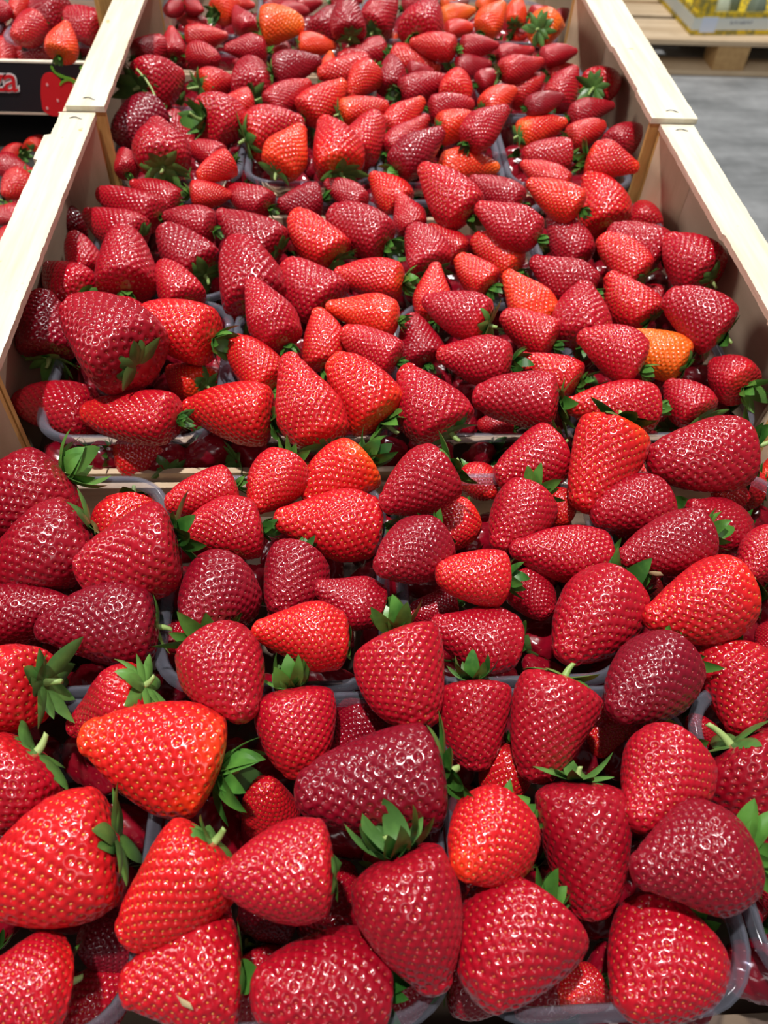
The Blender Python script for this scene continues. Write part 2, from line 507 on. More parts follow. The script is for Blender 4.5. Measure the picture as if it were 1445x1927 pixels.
def staple(x, y, z, parent, w=.010, rz=0.0):
    V = []; F = []; n = 6; m_ = 10; r = .00035
    for i in range(m_+1):
        s = i/m_; px = (s-.5)*w; pz = .0009*math.sin(math.pi*s)-.0002
        for k in range(n):
            a = k/n*6.2832
            V.append((px, r*math.cos(a)+.0008*math.sin(5*s), pz+r*math.sin(a)))
    for i in range(m_):
        for k in range(n): F.append((i*n+k, i*n+(k+1) % n, (i+1)*n+(k+1) % n, (i+1)*n+k))
    o = link('staple', mesh_from('staple', V, F, [STEEL], smooth=True), parent, (x, y, z)); o.rotation_euler = (0, 0, rz)
    return o


def crate(label, y0, y1, xl, xr, zt, seed, zslat):
    """xl=(outer, inner) x of the left rail, xr=(inner, outer) of the right"""
    root = thing('wooden_crate', label, 'crate', (0, (y0+y1)/2, -.128), 'pale wooden fruit crates standing end to end')
    oy = (y0+y1)/2
    def P(mb, name, mat, bev=0.0):
        mb.V = [(x, y-oy, z+.128) for x, y, z in mb.V]
        return mb.obj(name, mat, root, bev)
    for side, (a, b_) in ((0, xl), (1, xr)):
        nt_ = [(0, y0+.225, y0+.262, -.003), (0, y0+.262, y1, .0015)] if (side == 0 and seed == 2) else ([(0, y0+.05, y0+.14, .0015)] if side else [])
        me = ragged_rail(a, b_, y0-oy, y1-oy, zt+.128, .0045, seed*10+side, [(s, ya-oy, yb-oy, d) for s, ya, yb, d in nt_])
        r = link('top_rail', me, root)
        for yy in (y0+.012, y1-.010):
            staple((a+b_)/2+.001, yy-oy, zt+.1282, r, rz=random.uniform(-.15, .15))
        wx = (-.2492, -.2455) if side == 0 else (.2455, .2492)
        if side == 0 and a > -.248: wx = (-.2478, -.2440)
        if side == 1 and b_ > .251: wx = (.2470, .2510)
        P(MB().box(wx[0], wx[1], y0+.001, y1-.001, -.118, zt-.0047), 'side_panel', WALL)
    for sx, inn, out in ((-1, xl[1], xl[0]), (1, xr[0], xr[1])):
        for ye, dy in ((y0, 1), (y1, -1)):
            inx = inn+.0005*sx
            wx = .2453*sx if abs(inn) > .216 else (.2438*sx if sx < 0 else .2468*sx)
            # slanted plywood corner post with its golden cut edge towards the crate's end
            th = .0045
            tri = [(inx, ye+dy*.0005), (wx, ye+dy*.0005), (wx, ye+dy*.0415), (inx, ye+dy*th)]
            if sx*dy > 0: tri = tri[::-1]
            pmb = MB().prism(tri, -.118, zt-.0048)
            pmb.V = [(x, y-oy, z+.128) for x, y, z in pmb.V]
            me = mesh_from('corner_post', pmb.V, pmb.F, [POST, GOLD])
            bpy_fix = me
            for pl in me.polygons:
                if abs(pl.normal.y) > .97 or (abs(pl.normal.x) > .97 and abs(pl.center.x) < .235): pl.material_index = 1
            link('corner_post', me, root)
    for ye in (y0+.001, y1-.0055):
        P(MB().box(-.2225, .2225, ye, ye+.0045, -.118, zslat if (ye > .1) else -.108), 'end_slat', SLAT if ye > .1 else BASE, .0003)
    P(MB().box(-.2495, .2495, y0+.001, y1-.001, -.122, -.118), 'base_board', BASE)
    for xx in (-.2, 0, .2):
        P(MB().box(xx-.02, xx+.02, y0+.002, y1-.002, -.128, -.122), 'base_batten', SLAT)
    return root


CR = [(.0335, .3315, (-.2500, -.2223), (.2223, .2500), 0.0, -.088), (.3325, .6313, (-.2500, -.2223), (.2223, .2500), 0.0, -.083),
      (.6330, .9320, (-.2440, -.2152), (.2148, .2525), .0042, -.092), (.9335, 1.232, (-.2440, -.2152), (.2148, .2525), .0042, -.092)]
CL = ['nearest pale wooden crate, its side rails outside the frame', 'middle pale wooden crate with broad whitish side rails',
      'far pale wooden crate whose rail ends overlap the middle crate', 'farthest pale wooden crate at the top edge of the photo']
for i, c in enumerate(CR): crate(CL[i], *c[:2], c[2], c[3], c[4], i+1, c[5])


# ------------------------------------------------------------------ punnets
def rrect(hx, hy, r, n=7):
    pts = []
    for cx_, cy_, a0 in ((hx-r, hy-r, 0), (-hx+r, hy-r, 90), (-hx+r, -hy+r, 180), (hx-r, -hy+r, 270)):
        for k in range(n+1):
            a = math.radians(a0+90*k/n); pts.append((cx_+r*math.cos(a), cy_+r*math.sin(a)))
    # extra points along straights
    out_ = []
    for i, p in enumerate(pts):
        q = pts[(i+1) % len(pts)]; out_.append(p)
        d = math.hypot(q[0]-p[0], q[1]-p[1])
        if d > .02:
            for k in range(1, 16): out_.append((p[0]+(q[0]-p[0])*k/16, p[1]+(q[1]-p[1])*k/16))
    return out_


def loft(name, rings, mat, closed_bottom=False, solid=0.0):
    V = []; F = []; n = len(rings[0])
    for r in rings: V += r
    for i in range(len(rings)-1):
        for k in range(n): F.append((i*n+k, i*n+(k+1) % n, (i+1)*n+(k+1) % n, (i+1)*n+k))
    if closed_bottom: F.append(tuple((len(rings)-1)*n+k for k in range(n)))
    return mesh_from(name, V, F, [mat], smooth=True)


def make_punnet(hx, hy, depth):
    def ring(inset, z, r=None, rib=0.0):
        pts = rrect(hx-inset, hy-inset, max(.006, .026-inset if r is None else r))
        o = []
        for i, (x, y) in enumerate(pts):
            s = 1-rib*(.5+.5*math.cos(i*math.pi/2))/hx
            o.append((x*s, y*s, z))
        return o
    rim = loft('rim', [ring(.0000, -.0032), ring(-.0003, -.0012), ring(.0006, .0004), ring(.0022, .0010), ring(.0042, .0006), ring(.0054, -.0008), ring(.0062, -.0030)], RIM)
    tub = loft('tub', [ring(.0063, -.0030), ring(.0070, -.010), ring(.0085, -.016, rib=.0012), ring(.0125, -depth*.6, rib=.0022), ring(.0155, -depth*.88, rib=.0018), ring(.019, -depth)], CLEAR, True)
    return rim, tub


PROTO_P = {}
def punnet(x, y, z, hx, hy, depth, label, group, rz=0.0):
    key = (hx, hy, depth)
    if key not in PROTO_P: PROTO_P[key] = make_punnet(*key)
    rim, tub = PROTO_P[key]
    root = thing('plastic_punnet', label, 'punnet', (x, y, z), group, rz)
    a = link('rim', rim, root); b_ = link('tub', tub, root)
    so = a.modifiers.new('thick', 'SOLIDIFY'); so.thickness = .0007
    return root


ORD = ['leftmost', 'second', 'third', 'rightmost']
GR = 'clear plastic punnets in the wooden crates'
for ci, (nm, yf, z, xs, d) in enumerate([('nearest', .0325, -.045, None, .058), ('middle', .3375, -.058, (-.2235, -.1105, .0030, .1165), .048), ('far', .6365, -.058, (-.2300, -.1160, -.0020, .1110), .048), ('farthest', .9370, -.056, (-.2300, -.1160, -.0020, .1010), .048)]):
    for row in (0, 1):
        xx = xs or ((-.2280, -.1130, .0015, .1165) if row == 0 else (-.2440, -.1285, -.0120, .1010))
        for k in range(4):
            w = .1125 if xs else .1130
            if ci == 3 and (row == 1): continue
            hy = .0690 if ci == 1 else .0660
            punnet(xx[k]+w/2, yf+hy+row*(2*hy+.001), z, w/2, hy, d, f'clear plastic strawberry punnet, {ORD[k]} in the {"back" if row else "front"} row, {nm} crate', GR, random.uniform(-.012, .012))


# ------------------------------------------------------------------ neighbouring stack of printed trays
def plain(name, col, rough=.6):
    m, nt, b = mat_new(name); b.inputs['Base Color'].default_value = (*col, 1); b.inputs['Roughness'].default_value = rough
    return m
BLACK = plain('black_print', (.012, .012, .016), .45); KRAFT = plain('card_edge', (.62, .50, .38), .8); CREAM = plain('cream_card_edge', (.80, .74, .60), .8)
PRED = plain('print_red', (.72, .012, .02), .5); PGREEN = plain('print_green', (.16, .42, .03), .5); PWHITE = plain('print_white', (.85, .85, .85), .5); PPINK = plain('print_pink', (.85, .45, .45), .5)
PGREEN2 = plain('print_dark_green', (.03, .13, .02), .5)


def card_tray(label, x0, x1, y0, y1, z0, z1):
    root = thing('cardboard_tray', label, 'tray', ((x0+x1)/2, (y0+y1)/2, z0), 'black printed cardboard trays stacked at the left')
    ox, oy = (x0+x1)/2, (y0+y1)/2
    def P(mb, name, mat):
        mb.V = [(x-ox, y-oy, z-z0) for x, y, z in mb.V]; return mb.obj(name, mat, root)
    t = .004
    f_ = P(MB().box(x0, x1, y0, y0+t, z0, z1), 'front_wall', BLACK)
    P(MB().box(x0, x1, y1-t, y1, z0, z1), 'back_wall', BLACK)
    P(MB().box(x0, x0+t, y0+t, y1-t, z0, z1), 'side_wall', BLACK); P(MB().box(x1-t, x1, y0+t, y1-t, z0, z1), 'side_wall', BLACK)
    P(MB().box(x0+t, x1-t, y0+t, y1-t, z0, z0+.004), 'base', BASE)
    P(MB().box(x0, x1, y0-.0004, y0+t, z1, z1+.0016), 'cut_edge', CREAM)
    P(MB().box(x0, x1, y0-.0004, y0+t, z0-.0022, z0), 'cut_edge', KRAFT)
    return root, f_, (ox, oy, z0)


up_tray, up_front, off = card_tray('upper black cardboard tray printed with a red strawberry and lettering', -.600, -.2570, .850, 1.2300, -.1010, -.0530)
tag(up_tray, kind=None)
lo_tray, lo_front, _ = card_tray('lower cardboard tray of strawberries, below the printed black tray', -.600, -.2570, .440, 1.1000, -.2000, -.1420)


def to_mesh(o):
    bpy.context.view_layer.update()
    me = bpy.data.meshes.new_from_object(o.evaluated_get(bpy.context.evaluated_depsgraph_get()))
    n = o.name; n2 = link(n, me, o.parent); n2.location = o.location; n2.rotation_euler = o.rotation_euler
    bpy.data.objects.remove(o); n2.name = n
    return n2


def decal(name, pts, mat, parent, off, yy, th=.0003):
    cu = bpy.data.curves.new(name, 'CURVE'); cu.dimensions = '2D'; cu.fill_mode = 'BOTH'; cu.extrude = th
    sp = cu.splines.new('BEZIER'); sp.bezier_points.add(len(pts)-1); sp.use_cyclic_u = True
    for b_, (x, z) in zip(sp.bezier_points, pts):
        b_.co = (x-off[0], z-off[2], 0); b_.handle_left_type = b_.handle_right_type = 'AUTO'
    sp.resolution_u = 6
    o = bpy.data.objects.new(name, cu); COL.objects.link(o); o.rotation_euler = (math.pi/2, 0, 0); o.location = (0, yy-off[1], 0)
    cu.materials.append(mat); o.parent = parent
    return to_mesh(o)


STRAW = [(-0.3317, -0.0735), (-0.3286, -0.0664), (-0.3238, -0.0622), (-0.3185, -0.0616), (-0.314, -0.064), (-0.3111, -0.0685), (-0.3107, -0.071), (-0.3067, -0.0679), (-0.3011, -0.0662), (-0.2963, -0.0676), (-0.295, -0.0707), (-0.2964, -0.0804), (-0.3033, -0.0911), (-0.3122, -0.1004), (-0.3350, -0.1005), (-0.3356, -0.0891)]
LEAFP = [(-0.3167, -0.0551), (-0.3164, -0.0596), (-0.3137, -0.063), (-0.3099, -0.0659), (-0.307, -0.0669), (-0.3108, -0.0695), (-0.3128, -0.0731), (-0.3096, -0.071), (-0.3061, -0.0694), (-0.3023, -0.0688), (-0.2992, -0.0707), (-0.2959, -0.0742), (-0.2913, -0.0685), (-0.2908, -0.0625), (-0.2854, -0.0574), (-0.2826, -0.0563), (-0.2864, -0.0549), (-0.2891, -0.0555), (-0.289, -0.0594), (-0.2926, -0.0655), (-0.2954, -0.0681), (-0.2995, -0.0662), (-0.3044, -0.0648), (-0.309, -0.0629), (-0.3136, -0.0605)]
gp = MB().prism([(-.2600-off[0], .8600-off[1]), (-.2600-off[0], .9150-off[1]), (-.2640-off[0], .9150-off[1]), (-.2640-off[0], .8600-off[1])], .0048, .1110).obj('corner_post', GOLD, up_tray)
ps = decal('printed_strawberry', STRAW, PRED, up_tray, off, .8496)
decal('printed_leaf', LEAFP, PGREEN, up_tray, off, .8490)
for (x, z) in ((-.3253, -.0729), (-.319, -.0882), (-.3318, -.0962), (-.2994, -.0735)):
    decal('printed_seed', [(x+.0011*math.cos(a), z+.0014*math.sin(a)) for a in (0, 1.57, 3.14, 4.71)], PPINK, up_tray, off, .8491)
for nm, mt, oset, yy in (('lettering_outline', PWHITE, .0016, .8494), ('lettering', PRED, .0002, .8488)):
    cu = bpy.data.curves.new(nm, 'FONT'); cu.body = 'za'; cu.size = .034; cu.align_x = 'RIGHT'; cu.shear = .25; cu.extrude = .0002; cu.offset = oset; cu.space_character = .92
    o = bpy.data.objects.new(nm, cu); COL.objects.link(o); cu.materials.append(mt); o.parent = up_tray
    o.rotation_euler = (math.pi/2, 0, 0); o.location = (-.3555-off[0], yy-off[1], -.0800-off[2]); to_mesh(o)

GL = 'clear plastic punnets in the printed trays'
punnet(-.3150, .935, -.0425, .0540, .066, .052, 'clear plastic punnet in the upper black tray, beside the crate rail', GL)
punnet(-.4290, .935, -.0425, .0540, .066, .052, 'clear plastic punnet in the upper black tray, at the left frame edge', GL)
punnet(-.3170, .800, -.1500, .0540, .066, .044, 'clear plastic punnet in the lower left tray under the printed tray', GL)
punnet(-.3170, .665, -.1500, .0540, .066, .044, 'clear plastic punnet in the lower left tray, nearer one', GL)


# ------------------------------------------------------------------ pallet and yellow tray on the floor
pal = thing('wooden_pallet', 'weathered wooden pallet standing on the grey concrete floor', 'pallet', (1.6, 3.62, FZ))
def PP(x0, x1, y0, y1, z0, z1, name, mat, bev=.003):
    mb = MB().box(x0-1.6, x1-1.6, y0-3.62, y1-3.62, z0, z1); return mb.obj(name, mat, pal, bev)
for (a, b_) in ((3.617, 3.845), (3.885, 4.025), (4.065, 4.205), (4.245, 4.385), (4.42, 4.56)):
    PP(.95, 2.35, a, b_, .120, .142, 'deck_board', PALLET)
for x in (1.0, 1.635, 2.20):
    for y in (3.62, 4.0, 4.42):
        PP(x, x+.142, y, y+.13, .022, .120 if y < 3.9 else .098, 'block', BLOCK)
for y in (4.0, 4.42): PP(.95, 2.35, y, y+.13, .098, .120, 'stringer_board', PALLET)
for y in (3.615, 4.0, 4.42): PP(.95, 2.35, y, y+.14, 0, .022, 'bottom_board', PALLET)

YEL, nt, b = mat_new('yellow_print'); tc = N(nt, 'ShaderNodeTexCoord'); nz = N(nt, 'ShaderNodeTexNoise', Scale=38.0, Detail=3.0); nt.links.new(tc.outputs['Object'], nz.inputs[0])
nt.links.new(ramp(nt, nz.outputs[0], [(.42, (.30, .26, .06)), (.52, (.72, .50, .015)), (.7, (.82, .62, .03))]), b.inputs['Base Color']); b.inputs['Roughness'].default_value = .5
BAND = plain('white_band', (.68, .74, .72), .5); STICK = plain('blue_white_sticker', (.66, .76, .95), .4); INK = plain('grey_ink', (.30, .34, .40), .6)
yt = thing('printed_fruit_tray', 'yellow and white printed cardboard tray on the wooden pallet', 'tray', (1.510, 3.669, -1.008), rz=math.radians(4.3))
def YB(x0, x1, y0, y1, z0, z1, name, mat, parent=yt, bev=0): return MB().box(x0, x1, y0, y1, z0, z1).obj(name, mat, parent, bev)
fw_ = YB(0, .60, 0, .006, 0, .088, 'front_wall', YEL); YB(0, .60, .494, .50, 0, .088, 'back_wall', YEL)
lw_ = YB(0, .006, .006, .494, 0, .088, 'side_wall', YEL); YB(.594, .60, .006, .494, 0, .088, 'side_wall', YEL); YB(.006, .594, .006, .494, 0, .006, 'base', YEL)
YB(.0, .60, -.0012, 0, .020, .066, 'printed_band', BAND); YB(-.0012, 0, 0, .50, .020, .066, 'printed_band', BAND)
YB(.035, .105, -.0022, -.0012, .010, .070, 'sticker', STICK)
g = random.Random(4)
for k in range(11):   # small grey illegible lettering
    x = .165+k*.0092
    mb = MB().box(x, x+.0022, -.0020, -.0012, .042, .042+g.uniform(.008, .014))
    mb.box(x, x+.0065, -.0020, -.0012, .042+g.choice([0, .006, .010]), .0445+g.choice([0, .006, .010])); mb.obj('printed_letter', INK, yt)
for (x, y, sx, sy) in ((.006, .006, 1, 1), (.594, .006, -1, 1), (.006, .494, 1, -1), (.594, .494, -1, -1)):
    tri = [(x, y), (x+.075*sx, y), (x, y+.075*sy)]
    if sx*sy < 0: tri = tri[::-1]
    MB().prism(tri, .006, .135).obj('corner_post', YEL, yt)
PALE = [plain('pale_green_white', (.62, .68, .50), .5), plain('grey_green', (.22, .27, .20), .5)]
GV = 'pale vegetables standing in the yellow tray'
for k, (x, y, mt, lb) in enumerate([(.13, .06, 0, 'pale whitish green vegetable behind the yellow tray corner'), (.30, .07, 1, 'dim grey-green vegetable in the yellow tray, right of the pale one'), (.23, .17, 1, 'dim grey-green vegetable in the yellow tray, farther back'), (.42, .07, 0, 'pale whitish green vegetable at the right frame edge in the yellow tray'), (.12, .20, 1, 'grey-green vegetable by the left wall of the yellow tray')]):
    V = []; F = []; n = 24; hs = [0, .01, .04, .08, .12, .145, .155]; rs = [.02, .034, .042, .040, .030, .015, .0]
    for h, r in zip(hs, rs):
        for j in range(n):
            a = j/n*6.2832; rr_ = r*(1+.07*math.cos(6*a)); V.append((rr_*math.cos(a), rr_*math.sin(a), h))
    for i in range(len(hs)-1):
        for j in range(n): F.append((i*n+j, i*n+(j+1) % n, (i+1)*n+(j+1) % n, (i+1)*n+j))
    o = link('vegetable', mesh_from('vegetable', V, F, [PALE[mt]], smooth=True))
    R_ = Matrix.Rotation(math.radians(4.3), 4, 'Z'); p_ = R_ @ Vector((x, y, .006))
    o.location = (1.51+p_.x, 3.669+p_.y, -1.008+p_.z); tag(o, lb, 'vegetable', GV)

